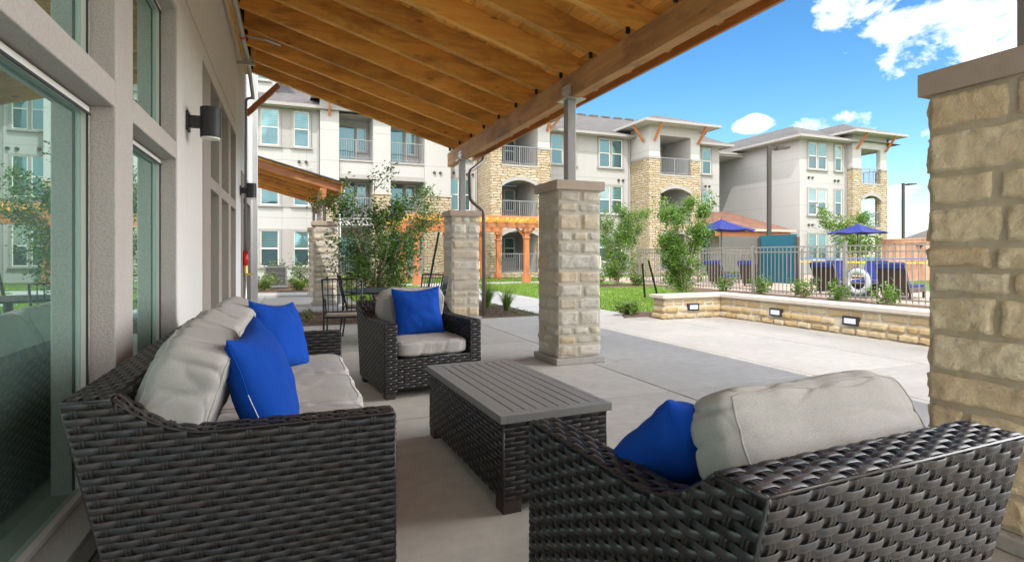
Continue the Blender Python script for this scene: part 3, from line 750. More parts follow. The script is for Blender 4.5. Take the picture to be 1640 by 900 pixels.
def seat(root, W, seed, ncush):
    """woven body of an armchair or sofa: x along width, y from back to front"""
    core = MB()
    # backing: arms and back, 3 mm inside the weave
    prof = [(yback(Z0)+.004, Z0+.002), (DP-.004, Z0+.002), (DP-.004, ZA-.004)]+[(y, topz(y)-.004) for y in [.42, .36, .31, .26, .22, .18, .15, .13]]+[(.004, ZT-.004)]
    for side in (0, 1):
        x0 = 0 if side == 0 else W-AW; x1 = x0+AW; sx = -1 if side == 0 else 1
        arm = MB(); arm.prism(prof, 'x', x0+.003, x1-.003)
        ao = arm.build('arm', 'wicker_core', root)
        wv = MB()
        xo = 0 if side == 0 else W
        def Ps(u, v, xo=xo, sx=sx):
            z = Z0+v; yb_ = yback(z); return V3((xo, yb_+(DP-yb_)*u/DP, z)), V3((sx, 0, 0))
        def cl(u, v): 
            z = Z0+v; yb_ = yback(z); y = yb_+(DP-yb_)*u/DP; return z < topz(y)-.004
        weave(wv, Ps, DP, ZT-Z0, clip=cl, seed=seed+side, par=side)
        xi = AW if side == 0 else W-AW
        def Pi(u, v, xi=xi, sx=sx): return V3((xi, .2+u, .34+v)), V3((-sx, 0, 0))
        weave(wv, Pi, DP-.2, ZT-.34, clip=lambda u, v: .34+v < topz(.2+u)-.004, seed=seed+5+side)
        # arm front
        weave(wv, flat((x0, DP, Z0), (1, 0, 0), (0, 0, 1), (0, 1, 0)), AW, ZA-Z0, pu=.049, seed=seed+7+side)
        # arm top following the curve
        pts = toppath(); L = [0]
        for a, c_ in zip(pts[:-1], pts[1:]): L.append(L[-1]+math.hypot(a[0]-c_[0], a[1]-c_[1]))
        def Pt(u, v, x0=x0):
            k = 0
            while k < len(L)-2 and L[k+1] < u: k += 1
            t = min(1, max(0, (u-L[k])/(L[k+1]-L[k]))); a, c_ = pts[k], pts[k+1]
            y = a[0]+(c_[0]-a[0])*t; z = a[1]+(c_[1]-a[1])*t; d = V3((0, c_[0]-a[0], c_[1]-a[1])).normalized()
            return V3((x0+v, y, z)), V3((0, d.z, -d.y)) if -d.y > 0 else V3((0, -d.z, d.y))
        weave(wv, Pt, L[-1], AW, seed=seed+9+side, par=1)
        # wrapped edges
        for xx in (x0+.002, x1-.002): wv.tube([(xx, p[0], p[1]+.002) for p in pts], .0050, 6, .2)
        for xx in (x0+.002, x1-.002): wv.tube([(xx, DP, Z0), (xx, DP, ZA)], .006, 6, .4)
        wv.build('weave', 'wicker', ao, smooth=True, fix=False)
    core.prism([(yback(Z0)+.004, Z0+.002), (.42, Z0+.002), (.42, .30), (.30, .33), (.13, ZT-.004), (.004, ZT-.004)], 'x', AW, W-AW)
    bo = core.build('backrest', 'wicker_core', root)
    wv = MB()
    def Pb(u, v):
        z = Z0+v; return V3((u, yback(z), z)), V3((0, -1, -.2)).normalized()
    weave(wv, Pb, W, ZT-Z0, seed=seed+20)
    weave(wv, flat((0, 0, ZT), (1, 0, 0), (0, 1, 0), (0, 0, 1)), W, .13, seed=seed+21, par=1)
    weave(wv, lambda u, v: (V3((AW+u, .13+.17*v/.47, ZT-v*.435/.47)), V3((0, .93, .36))), W-2*AW, .47, seed=seed+22)
    wv.tube([(0, 0.002, ZT), (W, 0.002, ZT)], .0048, 6, .2); wv.tube([(AW, .13, ZT), (W-AW, .13, ZT)], .0048, 6, .2)
    for xx in (0, W): wv.tube([(xx, yback(z), z) for z in (Z0, .3, .55, ZT)], .006, 6, .4)
    for xx in (0, W): wv.tube([(xx, 0, ZT), (xx, .13, ZT)], .006, 6, .5)
    wv.build('weave', 'wicker', bo, smooth=True, fix=False)
    fr = MB(); fr.box(AW, W-AW, .42, DP-.012, Z0+.03, .30); fo = fr.build('base', 'wicker_core', root)
    wv = MB(); weave(wv, flat((AW, DP-.008, Z0+.025), (1, 0, 0), (0, 0, 1), (0, 1, 0)), W-2*AW, .335-Z0-.025, seed=seed+30)
    wv.tube([(AW, DP-.006, .336), (W-AW, DP-.006, .336)], .007, 6, .5); wv.tube([(AW, DP-.006, Z0+.025), (W-AW, DP-.006, Z0+.025)], .005, 6, .3)
    wv.build('weave', 'wicker', fo, smooth=True, fix=False)
    for x in (.05, W-.05):
        for y in (.2, DP-.05):
            b = MB(); b.prism([(x-.042, y-.042), (x+.042, y-.042), (x+.042, y+.042), (x-.042, y+.042)], 'z', 0, Z0+.003); b.build('leg', 'leg_brown', root, bevel=.003)
def boxcushion(b, w, d, t, seed, k=5.5, crown=.25, wr=1.0, n=60):
    """boxed cushion centred at origin: w (x), d (y), t (z thickness)"""
    rr = random.Random(seed); sd = V3((rr.uniform(0, 50), rr.uniform(0, 50), rr.uniform(0, 50)))
    def sp(p):
        m = (abs(p[0])**k+abs(p[1])**k+abs(p[2])**k)**(1/k); q = V3(p)/m
        # push squarish corners outward a little in plan
        f = 1+crown*(1-q.x*q.x)*(1-q.y*q.y)
        x = q.x*w/2*(1-.03*(1-q.y*q.y)*abs(q.x)); y = q.y*d/2*(1-.03*(1-q.x*q.x)*abs(q.y)); z = q.z*t/2*f
        v = V3((x, y, z)); dr = v.normalized()
        v += dr*(noise.noise(v*4+sd)*.016+noise.noise(v*9+sd)*.006)*wr
        # soft folds pulled across the faces and puckers along the border
        fo = 1-abs(noise.noise(V3((v.x*5, v.y*9, v.z*4))+sd*1.7)); fo2 = 1-abs(noise.noise(V3((v.x*14, v.y*6, 3))+sd))
        v += dr*(-(fo**14)*.013-(fo2**16)*.007*(max(abs(q.x), abs(q.y))**3))*wr
        # gathers running in from the seams
        ex = abs(q.x)**5; ey = abs(q.y)**5; ez = abs(q.z)
        v.z += (math.sin(y*38+noise.noise(v*5+sd)*6)*ex+math.sin(x*38+noise.noise(v*5-sd)*6)*ey)*.0065*wr*q.z
        # boxed seams: shallow groove where the border meets top and bottom
        g = math.exp(-((abs(q.z)-.80)/.05)**2)*max(abs(q.x), abs(q.y))**8
        v -= V3((q.x*ex, q.y*ey, 0))*g*.006
        return v
    for zz in (-.97, .97):
        K = 120; pts = []
        for i in range(K+1):
            a = 2*PI*i/K; ca, sa = math.cos(a), math.sin(a); mm = max(abs(ca), abs(sa)); p = sp((ca/mm, sa/mm, zz)); pts.append(p*1.002)
        b.tube(pts, .0032, 6, caps=False)
    for ax in range(3):
        for s in (-1, 1):
            vs = []; m = n if ax == 2 else n
            for i in range(n+1):
                for j in range(n+1):
                    a, c_ = -1+2*i/n, -1+2*j/n
                    a = math.sin(a*PI/2*.92)/math.sin(PI/2*.92); c_ = math.sin(c_*PI/2*.92)/math.sin(PI/2*.92)
                    p = [0, 0, 0]; p[ax] = s; p[(ax+1) % 3] = a; p[(ax+2) % 3] = c_; vs.append(sp(p))
            fs = [(i*(n+1)+j, (i+1)*(n+1)+j, (i+1)*(n+1)+j+1, i*(n+1)+j+1) for i in range(n) for j in range(n)]
            if s < 0: fs = [f[::-1] for f in fs]
            b.add(vs, fs)
    # merge borders on build
def merge(o, d=.0008):
    import bmesh
    bm = bmesh.new(); bm.from_mesh(o.data); bmesh.ops.remove_doubles(bm, verts=bm.verts, dist=d); bmesh.ops.recalc_face_normals(bm, faces=bm.faces); bm.to_mesh(o.data); bm.free(); o.data.shade_smooth(); return o
def cushion_obj(name, parent, loc, rot, w, d, t, seed, **kw):
    b = MB(); boxcushion(b, w, d, t, seed, **kw); o = merge(b.build(name, 'cushion_gray', parent)); o.location = loc; o.rotation_euler = rot; return o
def add_cushions(root, W, n, seed):
    inner = W-2*AW-.01; cw = inner/n
    for i in range(n):
        x = AW+.005+cw*(i+.5)
        cushion_obj('seat_cushion', root, (x, .66, .415), (R(-1), 0, 0), cw-.006, .74, .135, seed+i, k=7, crown=.14, wr=.6)
        cushion_obj('back_cushion', root, (x+rnd.uniform(-.006, .006), .295+rnd.uniform(-.008, .01), .675+rnd.uniform(-.008, .008)), (R(66)+rnd.uniform(-.03, .03), rnd.uniform(-.02, .02), rnd.uniform(-.03, .03)), cw+.004, .49, .18, seed+10+i, k=6.0, crown=.24, wr=.85)
W1 = .885
ch = empty('wicker_armchair', (.832, .79, 0), R(2.2), 'dark wicker armchair seen from behind, grey back cushion, nearest the camera', 'armchair', 'wicker armchairs round the coffee table')
seat(ch, W1, 100, 1); add_cushions(ch, W1, 1, 140)
ch2 = copy_tree(ch); ch2.location = (1.50, 5.87, 0); ch2.rotation_euler = (0, 0, R(187)); ch2['label'] = 'dark wicker armchair facing the camera beyond the slatted coffee table'
for o in ch.children:
    if o.name.startswith('back_cushion'): o.location.x += .06; o.location.y -= .045; o.location.z -= .012; o.scale = (1.08, .96, 1); o.rotation_euler.z += R(-2)
SL_ = 2.50
sofa = empty('wicker_sofa', (-.657, 4.60, 0), R(-90), 'long dark wicker sofa with three grey cushions along the stucco wall', 'sofa')
seat(sofa, SL_, 200, 3); add_cushions(sofa, SL_, 3, 240)
for o in sofa.children:
    if o.name.startswith('back_cushion'): o.location.x += .035; o.location.y -= .02; o.location.z += .012; o.scale = (1.02, 1.03, 1.32); o.rotation_euler.x += R(4)

def pillow(label, loc, rot, w=.46, h=.46, t=.17, seed=1, zipped=False):
    rr = random.Random(seed); sd = V3((rr.uniform(0, 50), rr.uniform(0, 50), 0)); n = 44; b = MB()
    for s in (1, -1):
        vs = []
        for i in range(n+1):
            for j in range(n+1):
                a = math.sin((-1+2*i/n)*PI/2); c_ = math.sin((-1+2*j/n)*PI/2)
                th = max(0, (1-abs(a)**2.4)*(1-abs(c_)**2.4))**.5
                x = a*w/2*(1-.075*(1-c_*c_)); y = c_*h/2*(1-.075*(1-a*a))
                q = V3((x, y, 0))*6+sd
                z = s*(th*t/2*(1+.12*noise.noise(q+V3((0, 0, s*4)))))
                cr = (abs(a)*abs(c_))**1.5
                z += s*th**.5*(noise.noise(q*2.2+V3((0, 0, s*9)))*.006+cr*.008*math.sin((x*s+y)*60+noise.noise(q)*5))
                z += noise.noise(V3((x*7, y*7, 5))+sd)*.006
                fo = 1-abs(noise.noise(V3((x*4+y*2, y*3-x*3, s*3))+sd*1.3)); z -= s*th*(fo**9)*.006*min(1, abs(a)+abs(c_))
                fo = 1-abs(noise.noise(V3((x*15, y*9, s*7))+sd)); z -= s*th**.5*(fo**14)*.004*(abs(a)**2+abs(c_)**2)
                y2 = y - .02*(1-a*a)*(1 if c_ > 0 else 0)*c_
                vs.append((x, y2, z))
        fs = [(i*(n+1)+j, (i+1)*(n+1)+j, (i+1)*(n+1)+j+1, i*(n+1)+j+1) for i in range(n) for j in range(n)]
        if s < 0: fs = [f[::-1] for f in fs]
        b.add(vs, fs)
    o = merge(b.build('throw_pillow', 'pillow_blue'), .0003); o.location = loc; o.rotation_euler = rot
    tag(o, label, 'pillow', 'royal blue throw pillows')
    # edge seam and zip
    b = MB(); pts = []
    for k in range(25):
        c_ = -1+2*k/24; pts.append((-w/2*(1-.075*(1-c_*c_))-.001, c_*h/2*.985-(.02*c_ if c_ > 0 else 0), noise.noise(V3((-w/2*7, c_*h/2*7, 5))+sd)*.006))
    b.tube(pts, .0028, 6); b.build('seam', 'pillow_blue', o, smooth=True)
    if zipped:
        b = MB(); b.tube(pts[8:15], .002, 6); z = b.build('zip', 'zip_white', o, smooth=True)
        z.location = (-.003, 0, .002)
    return o
# ------------------------------------------------------------------ coffee table
ct = empty('coffee_table', (1.195, 3.10, 0), R(2), 'dark wicker coffee table with slatted grey-brown metal top in front of the sofa', 'coffee table')
TW, TL, TH = .615, 1.33, .472
b = MB(); hw, hl = TW/2, TL/2; fw = .035; zt0 = TH-.038
b.box(-hw, -hw+fw, -hl, hl, zt0, TH); b.box(hw-fw, hw, -hl, hl, zt0, TH); b.box(-hw+fw, hw-fw, -hl, -hl+.06, zt0, TH); b.box(-hw+fw, hw-fw, hl-.06, hl, zt0, TH)
ns = 9; iw = TW-2*fw; g = .007; sw = (iw-(ns-1)*g)/ns
for i in range(ns):
    x0 = -hw+fw+i*(sw+g)
    b.box(x0, x0+sw, -hl+.06, hl-.06, zt0+.004, TH-.0005)
b.build('tabletop', 'table_top', ct, bevel=.0018, bseg=2)
b = MB(); b.box(-hw+.03, hw-.03, -hl+.03, hl-.03, .065, zt0-.004); co = b.build('base', 'wicker_core', ct)
wv = MB(); iw, il = hw-.024, hl-.024
weave(wv, flat((-iw, -il, .06), (1, 0, 0), (0, 0, 1), (0, -1, 0)), 2*iw, zt0-.062, seed=31, pu=.05, amp=.003)
weave(wv, flat((iw, il, .06), (-1, 0, 0), (0, 0, 1), (0, 1, 0)), 2*iw, zt0-.062, seed=32, pu=.05, amp=.003)
weave(wv, flat((-iw, il, .06), (0, -1, 0), (0, 0, 1), (-1, 0, 0)), 2*il, zt0-.062, seed=33, pu=.05, amp=.003)
weave(wv, flat((iw, -il, .06), (0, 1, 0), (0, 0, 1), (1, 0, 0)), 2*il, zt0-.062, seed=34, pu=.05, amp=.003)
for sx_ in (-1, 1):
    for sy_ in (-1, 1): wv.tube([(sx_*iw, sy_*il, .055), (sx_*iw, sy_*il, zt0)], .007, 8, .3)
wv.build('weave', 'wicker', co, smooth=True, fix=False)
for sx_ in (-1, 1):
    for sy_ in (-1, 1):
        b = MB(); x, y = sx_*(iw-.045), sy_*(il-.045); b.box(x-.048, x+.048, y-.048, y+.048, 0, .075); b.build('leg', 'leg_brown', ct, bevel=.003)

# ------------------------------------------------------------------ pillows
def lean(face_dir_deg, tilt, roll=0):
    """pillow standing up, its face turned to the compass angle (0=+X) and leaned back by tilt degrees"""
    m = Matrix.Rotation(R(face_dir_deg), 4, 'Z') @ Matrix.Rotation(R(-tilt), 4, 'Y') @ Matrix.Rotation(R(90), 4, 'Y') @ Matrix.Rotation(R(90+roll), 4, 'Z')
    return m.to_euler()
pillow('royal blue pillow leaning in the near half of the sofa', (-.10, 2.50, .69), lean(-8, 18, 4), .53, .52, .21, 3, True)
pillow('royal blue pillow in the far corner of the sofa', (-.06, 3.98, .70), lean(-32, 20, -6), .47, .47, .20, 5)
pillow('royal blue pillow in the armchair that faces the camera', (1.13, 5.24, .70), lean(-82, 14, 2), .48, .46, .16, 9)
pillow('dark blue pillow half hidden in the armchair seen from behind', (1.095, 1.30, .635), lean(62, 44, 24), .46, .46, .19, 12)

# ------------------------------------------------------------------ dining set
dt = empty('dining_table', (1.32, 8.15, 0), 0, 'dark round metal dining table behind the facing armchair', 'table')
b = MB(); n = 40
for z0_, z1_, r_ in ((.705, .73, .62),):
    b.prism([(r_*math.cos(2*PI*k/n), r_*math.sin(2*PI*k/n)) for k in range(n)], 'z', z0_, z1_)
b.build('tabletop', 'black_iron', dt, bevel=.004)
b = MB(); b.tube([(0, 0, .03), (0, 0, .705)], .045, 12); b.build('pedestal', 'black_iron', dt)
for k in range(4):
    a = PI/4+k*PI/2; b = MB(); b.tube([(0, 0, .10), (.2*math.cos(a), .2*math.sin(a), .05), (.38*math.cos(a), .38*math.sin(a), .018)], .018, 6); b.build('foot', 'black_iron', dt)
dc = empty('dining_chair', (.63, 7.50, 0), R(-8), 'black metal slat-back dining chair with its back to the sofa', 'chair', 'black metal chairs round the dining table')
def tubepart(pts, r_, name, m='black_iron', n=6, parent=dc):
    b = MB(); b.tube(pts, r_, n); return b.build(name, m, parent, smooth=True)
for s in (-1, 1):
    tubepart([(s*.235, -.06, 0), (s*.23, .0, .42), (s*.232, -.035, .62), (s*.245, -.10, .92)], .013, 'leg')
    tubepart([(s*.23, .46, 0), (s*.225, .44, .44)], .013, 'leg')
    tubepart(bend([(s*.235, -.02, .62), (s*.25, .2, .66), (s*.25, .40, .64), (s*.235, .43, .43)], 4, .06), .011, 'armrest')
b = MB()
b.tube([(-.247, -.10, .92), (-.12, -.118, .925), (.12, -.118, .925), (.247, -.10, .92)], .011, 6); b.tube([(-.232, -.02, .50), (.232, -.02, .50)], .009, 6); b.tube([(-.235, -.075, .72), (.235, -.075, .72)], .006, 6)
for k in range(7):
    x = -.175+k*.0583; b.tube([(x, -.02, .50), (x, -.045, .64), (x, -.078, .78), (x, -.113, .922)], .0062, 5)
b.build('backrest', 'black_iron', dc, smooth=True)
b = MB(); b.box(-.235, .235, -.01, .45, .415, .43); b.build('seat', 'black_iron', dc, bevel=.004)
b = MB(); b.box(-.21, .21, .02, .44, .431, .475); b.build('seat_pad', 'seat_pad', dc, bevel=.018, bseg=3)
for loc, a, lab in (((.80, 9.05, 0), -130+40, 'black metal dining chair on the far left of the round table'),
                    ((2.00, 7.85, 0), 65, 'black metal dining chair to the right of the round table, nearer the pillar'),
                    ((2.05, 8.75, 0), 118, 'black metal dining chair to the right of the round table, farther back')):
    c2 = copy_tree(dc); c2.location = loc; c2.rotation_euler = (0, 0, R(a)); c2['label'] = lab

# ------------------------------------------------------------------ wall lights, pipes
def wall_light(y, label):
    e = empty('wall_light', (XW, y, 2.27), 0, label, 'wall light', 'cylinder lights on the clubhouse wall')
    b = MB(); b.box(0.001, .018, -.06, .06, -.075, .075); b.build('back_plate', 'black_lamp', e, bevel=.004)
    b = MB(); b.box(.018, .10, -.035, .035, -.045, .045); b.build('arm', 'black_lamp', e, bevel=.004)
    n = 28; ci = [(.165+.075*math.cos(2*PI*k/n), .075*math.sin(2*PI*k/n)) for k in range(n)]
    b = MB(); b.prism(ci, 'z', -.115, .12); b.build('shade', 'black_lamp', e, bevel=.003)
    b = MB(); b.prism([(.165+(p[0]-.165)*.9, p[1]*.9) for p in ci], 'z', -.128, -.1155); b.build('lens', 'lamp_lens', e)
    return e
wall_light(4.97, 'black cylinder wall light between the two groups of windows, nearer one')
wall_light(9.9, 'black cylinder wall light at the far end of the wall')
e = empty('sprinkler_pipe', (-.6, 9.4, 4.19), 0, 'galvanized sprinkler pipe hung under the rafters along the wall', 'pipe')
def PW(o): o.matrix_parent_inverse = Matrix.Translation(-Vector(o.parent.location)); return o
b = MB(); b.tube([(-.60, -3, 4.19), (-.60, 9.3, 4.19)], .036, 12); b.tube(bend([(-.60, 9.25, 4.19), (-.60, 9.55, 4.17), (-.59, 10.3, 3.95), (-.585, 10.32, 3.88)]), .03, 12); PW(b.build('pipe', 'galvanized', e, smooth=True))
b = MB(); b.bar((XW, 9.3, 4.13), (-.5, 9.3, 4.13), .045, .045); b.tube([(-.60, 9.27, 4.19), (-.60, 9.33, 4.19)], .055, 10); b.tube([(-.5, 9.3, 4.1), (-.5, 9.3, 4.55)], .006, 6); PW(b.build('strut', 'galvanized', e))
b = MB(); b.tube([(-.60, 8.3, 4.19), (-.60, 8.36, 4.19)], .043, 10); b.tube([(-.60, 4.2, 4.19), (-.60, 4.26, 4.19)], .043, 10); PW(b.build('coupling', 'red_paint', e, smooth=True))
b = MB(); b.tube([(-.6, 8.3, 4.19), (-.3, 8.3, 4.17), (-.12, 8.3, 4.12)], .02, 8); PW(b.build('branch_pipe', 'galvanized', e, smooth=True))
b = MB(); b.tube(bend([(-.585, 10.32, 3.88), (-.69, 10.33, 3.86), (-.70, 10.33, 1.25)], 4, .05), .022, 10); PW(b.build('riser', 'steel_gray', e, smooth=True))
e = empty('test_valve', (-.70, 10.33, .6), 0, 'red valve with tag and brass tap on the wall pipe by the door', 'valve')
b = MB(); b.tube([(0, 0, .46), (0, 0, .70)], .046, 12); b.build('sleeve', 'red_paint', e, smooth=True)
b = MB(); b.tube([(0, 0, .30), (0, 0, .46)], .03, 10); b.tube([(0, 0, .32), (.05, -.06, .32)], .015, 8); b.box(.03, .12, -.07, -.06, .30, .335); b.build('tap', 'brass', e)
b = MB(); b.bar((.06, -.02, .66), (.09, -.03, .78), .05, .004, (1, 0, 0)); b.build('tag', 'white_plastic', e)
b = MB(); b.tube([(0, 0, -.6), (0, 0, .30)], .024, 10); b.build('pipe', 'galvanized', e, smooth=True)
e = empty('wall_downspout', (-.62, 12.9, 0), 0, 'white square downspout running down the wall corner past the door', 'downspout')
b = MB(); b.box(-.118, -.02, -.04, .04, .05, 5.2); b.build('pipe', 'stucco_white', e, bevel=.006)

# ------------------------------------------------------------------ entry canopy beyond
ec = empty('entry_canopy', (.8, 15, 0), 0, 'smaller cedar canopy over the side entrance beyond the patio', 'canopy')
def ezb(x): return 3.28+.27*(-.85-x)
for k in range(7):
    y = 14.0+k*.75; b = MB(); b.prism([(-1.6, ezb(-1.6)), (1.12, ezb(1.12)), (1.12, ezb(1.12)+.19), (-1.6, ezb(-1.6)+.19)], 'y', y-.04, y+.04, rnd.random()); PW(b.build('rafter', 'cedar_light' if k == 0 else 'cedar_x', ec, bevel=.003))
b = MB(); b.prism([(-1.6, ezb(-1.6)+.192), (1.2, ezb(1.2)+.192), (1.2, ezb(1.2)+.222), (-1.6, ezb(-1.6)+.222)], 'y', 13.9, 18.7); PW(b.build('decking', 'cedar_deck', ec))
b = MB(); b.prism([(-1.6, ezb(-1.6)+.226), (1.26, ezb(1.26)+.226), (1.26, ezb(1.26)+.262), (-1.6, ezb(-1.6)+.262)], 'y', 13.85, 18.75); PW(b.build('roofing', 'pole_bronze', ec))
b = MB(); b.box(.66, .80, 13.9, 18.7, ezb(.8)-.28, ezb(.8)-.003); PW(b.build('beam', 'cedar_post', ec))
b = MB(); b.box(1.125, 1.16, 13.9, 18.7, ezb(1.15)-.02, ezb(1.15)+.18); PW(b.build('fascia', 'cedar_fascia', ec))
for y in (14.6, 18.0):
    b = MB(); b.box(.62, .70, y-.2, y-.12, 2.05, ezb(.8)-.282); b.box(.62+.14, .70+.14, y+.12, y+.2, 2.05, ezb(.8)-.282); PW(b.build('post', 'steel_gray', ec))
b = MB(); b.tube(bend([(1.2, 14.1, 2.85), (1.2, 14.1, 2.72), (1.10, 14.2, 2.3), (1.12, 14.2, 1.9), (1.12, 14.2, .05)], 4, .1), .035, 8); PW(b.build('downspout', 'galvanized', ec, smooth=True))
column('stone_column', .80, 14.6, 'grey limestone pillar at the near corner of the entry canopy', 'stone pillars of the entry canopy', 51, res=.035)
column('stone_column', .80, 18.0, 'limestone pillar at the far corner of the entry canopy', 'stone pillars of the entry canopy', 53, res=.04)
b = MB(); b.box(-.2, 2.0, 12.45, 12.57, -.1, .06); e = b.build('garden_edging', 'plinth_stone', bevel=.01); tag(e, 'low grey stone edging between mulch bed and entry walk', 'edging')

# ------------------------------------------------------------------ seat wall
sw_ = empty('seat_wall', (8.05, 8.82, 0), 0, 'low golden limestone seat wall with pale cap along the patio', 'seat wall')
b = MB(); b.box(6.70, 8.42, 8.86, 9.20, -.05, .40); b.box(8.06, 8.42, -4, 8.858, -.05, .40); PW(b.build('mortar', 'mortar', sw_))
st = MB(); rr = random.Random(77)
def wallface(o, u, n, L, hs_=(.135, .12, .15), ext=0, lights=()):
    z = -.01
    for ci, h in enumerate((.125, .125, .15)):
        a = -ext+rr.uniform(0, .02); 
        while a < L+ext-.02:
            wd = h*rr.uniform(1.3, 2.8) if ci > 0 else h*rr.uniform(1.2, 2.4)
            a1 = min(a+wd, L+ext)
            if L+ext-a1 < .1: a1 = L+ext
            dd = (.055 if ci == 0 else (.035 if ci == 1 else .012))*rr.uniform(.6, 1.2)
            if not any(l-.14 < (a+a1)/2 < l+.14 and ci == 1 for l in lights):
                stone_block(st, V3(o), V3(u), V3(n), a+.004, a1-.004, z+.004, z+h-.004, dd, rr, .022)
            a = a1
        z += h
wallface((6.70, 8.86, 0), (1, 0, 0), (0, -1, 0), 1.36, ext=.0, lights=(.65,))
wallface((8.06, 8.86, 0), (0, -1, 0), (-1, 0, 0), 9.0, ext=.0, lights=(1.42, 2.84, 4.3))
wallface((6.70, 9.20, 0), (0, -1, 0), (-1, 0, 0), .34, ext=.02)
PW(st.build('stonework', 'limestone_gold', sw_, smooth=True, fix=False))
b = MB(); b.box(6.62, 8.47, 8.80, 9.26, .40, .465); b.box(8.0, 8.47, -4.05, 8.798, .40, .465); PW(b.build('cap', 'cap_white', sw_, bevel=.008))
def step_light(x, y, ax):
    b = MB()
    if ax == 'y': b.box(x-.13, x+.13, y-.05, y+.0, .15, .29)
    else: b.box(x-.05, x, y-.13, y+.13, .15, .29)
    o = PW(b.build('light', 'black_lamp', sw_, bevel=.004)); b = MB()
    if ax == 'y': b.box(x-.095, x+.095, y-.054, y-.051, .18, .26)
    else: b.box(x-.054, x-.051, y-.095, y+.095, .18, .26)
    l = b.build('lens', 'light_glass', o)
    return o
step_light(7.35, 8.85, 'y')
for y in (7.44, 6.02, 4.56): step_light(8.05, y, 'x')

# ------------------------------------------------------------------ apartment building
ap = empty('apartment_building', (14, 31, 0), 0, 'three-storey cream stucco and limestone apartment block with hipped grey roofs', 'building')
def bp(mb, name, m, **kw): o = mb.build(name, m, ap, **kw); PW(o); return o
def wall_y(b, x0, x1, y0, y1, z0, z1, holes):
    X = sorted(set([x0, x1]+[h[0] for h in holes]+[h[1] for h in holes])); Z = sorted(set([z0, z1]+[max(z0, min(z1, q)) for h in holes for q in h[2:4]]))
    for i in range(len(X)-1):
        run = None
        for j in range(len(Z)-1):
            cx = (X[i]+X[i+1])/2; cz = (Z[j]+Z[j+1])/2
            hole = any(h[0] < cx < h[1] and h[2] < cz < h[3] for h in holes)
            if not hole: run = (run[0], Z[j+1]) if run else (Z[j], Z[j+1])
            if hole and run: b.box(X[i], X[i+1], y0, y1, *run); run = None
        if run: b.box(X[i], X[i+1], y0, y1, *run)
FZ = [.18, 3.3, 6.4]
def win(x0, x1, z0, z1, Y, trim='trim_gray', twin=False, sill=True):
    """window in a wall whose outer face is at Y"""
    b = MB(); tw = .10
    b.box(x0-tw, x1+tw, Y-.08, Y+.02, z1, z1+tw); b.box(x0-tw, x0, Y-.08, Y+.02, z0, z1); b.box(x1, x1+tw, Y-.08, Y+.02, z0, z1); b.box(x0-tw-.05, x1+tw+.05, Y-.13, Y+.02, z0-tw, z0)
    xs_ = [x0, x1]
    if twin: xm = (x0+x1)/2; b.box(xm-.06, xm+.06, Y-.08, Y+.02, z0, z1); xs_ = [x0, xm-.06, xm+.06, x1]
    o = bp(b, 'window', trim)
    for i in range(0, len(xs_), 2):
        a, c_ = xs_[i], xs_[i+1]; zm = (z0+z1)/2; f = MB(); q = .045
        ya, yb_ = Y-.045, Y-.003; a += .002; c_ -= .002
        f.box(a, a+q, ya, yb_, z0+.002, z1-.002); f.box(c_-q, c_, ya, yb_, z0+.002, z1-.002); f.box(a+q, c_-q, ya, yb_, z1-q, z1-.002); f.box(a+q, c_-q, ya, yb_, z0+.002, z0+q); f.box(a+q, c_-q, ya-.005, yb_, zm-.03, zm+.03)
        fo = f.build('sash', 'frame_white', o)
        g = MB(); g.box(a+q, c_-q, Y-.025, Y-.018, zm+.03, z1-q); g.build('pane', 'glass_upper', fo)
        g = MB(); g.box(a+q, c_-q, Y-.015, Y-.008, z0+q, zm-.03); g.build('pane', 'glass_lower', fo)
    return o
def railing(x0, x1, Y, z, h=1.05, ax='x'):
    b = MB()
    pt = (lambda a, zz: (a, Y, zz)) if ax == 'x' else (lambda a, zz: (Y, a, zz))
    b.bar(pt(x0, z+h), pt(x1, z+h), .05, .04); b.bar(pt(x0, z+.1), pt(x1, z+.1), .04, .03)
    n = max(2, int((x1-x0)/.12))
    for k in range(n+1):
        a = x0+(x1-x0)*k/n; th = .045 if k in (0, n, n//2) else .018
        b.bar(pt(a, z), pt(a, z+h), th, th, (1, 0, 0))
    return bp(b, 'railing', 'rail_gray')
def arch_fill(b, x0, x1, zs, zt, y0, y1, rise):
    """solid above a segmental arch: zs springing, zs+rise crown, top zt"""
    n = 12; xc = (x0+x1)/2; hw_ = (x1-x0)/2; Rr = (hw_*hw_+rise*rise)/(2*rise)
    arc = []
    for k in range(n+1):
        x = x0+(x1-x0)*k/n; arc.append((x, zs+rise-Rr+math.sqrt(max(0, Rr*Rr-(x-xc)**2))))
    for k in range(n):
        b.prism([arc[k], arc[k+1], (arc[k+1][0], zt), (arc[k][0], zt)], 'y', y0, y1)
    return arc
def arch_trim(arc, Y):
    b = MB()
    for a, c_ in zip(arc[:-1], arc[1:]): b.prism([(a[0], a[1]-.01), (c_[0], c_[1]-.01), (c_[0], c_[1]+.20), (a[0], a[1]+.20)], 'y', Y-.07, Y+.05)
    bp(b, 'arch_trim', 'trim_gray')
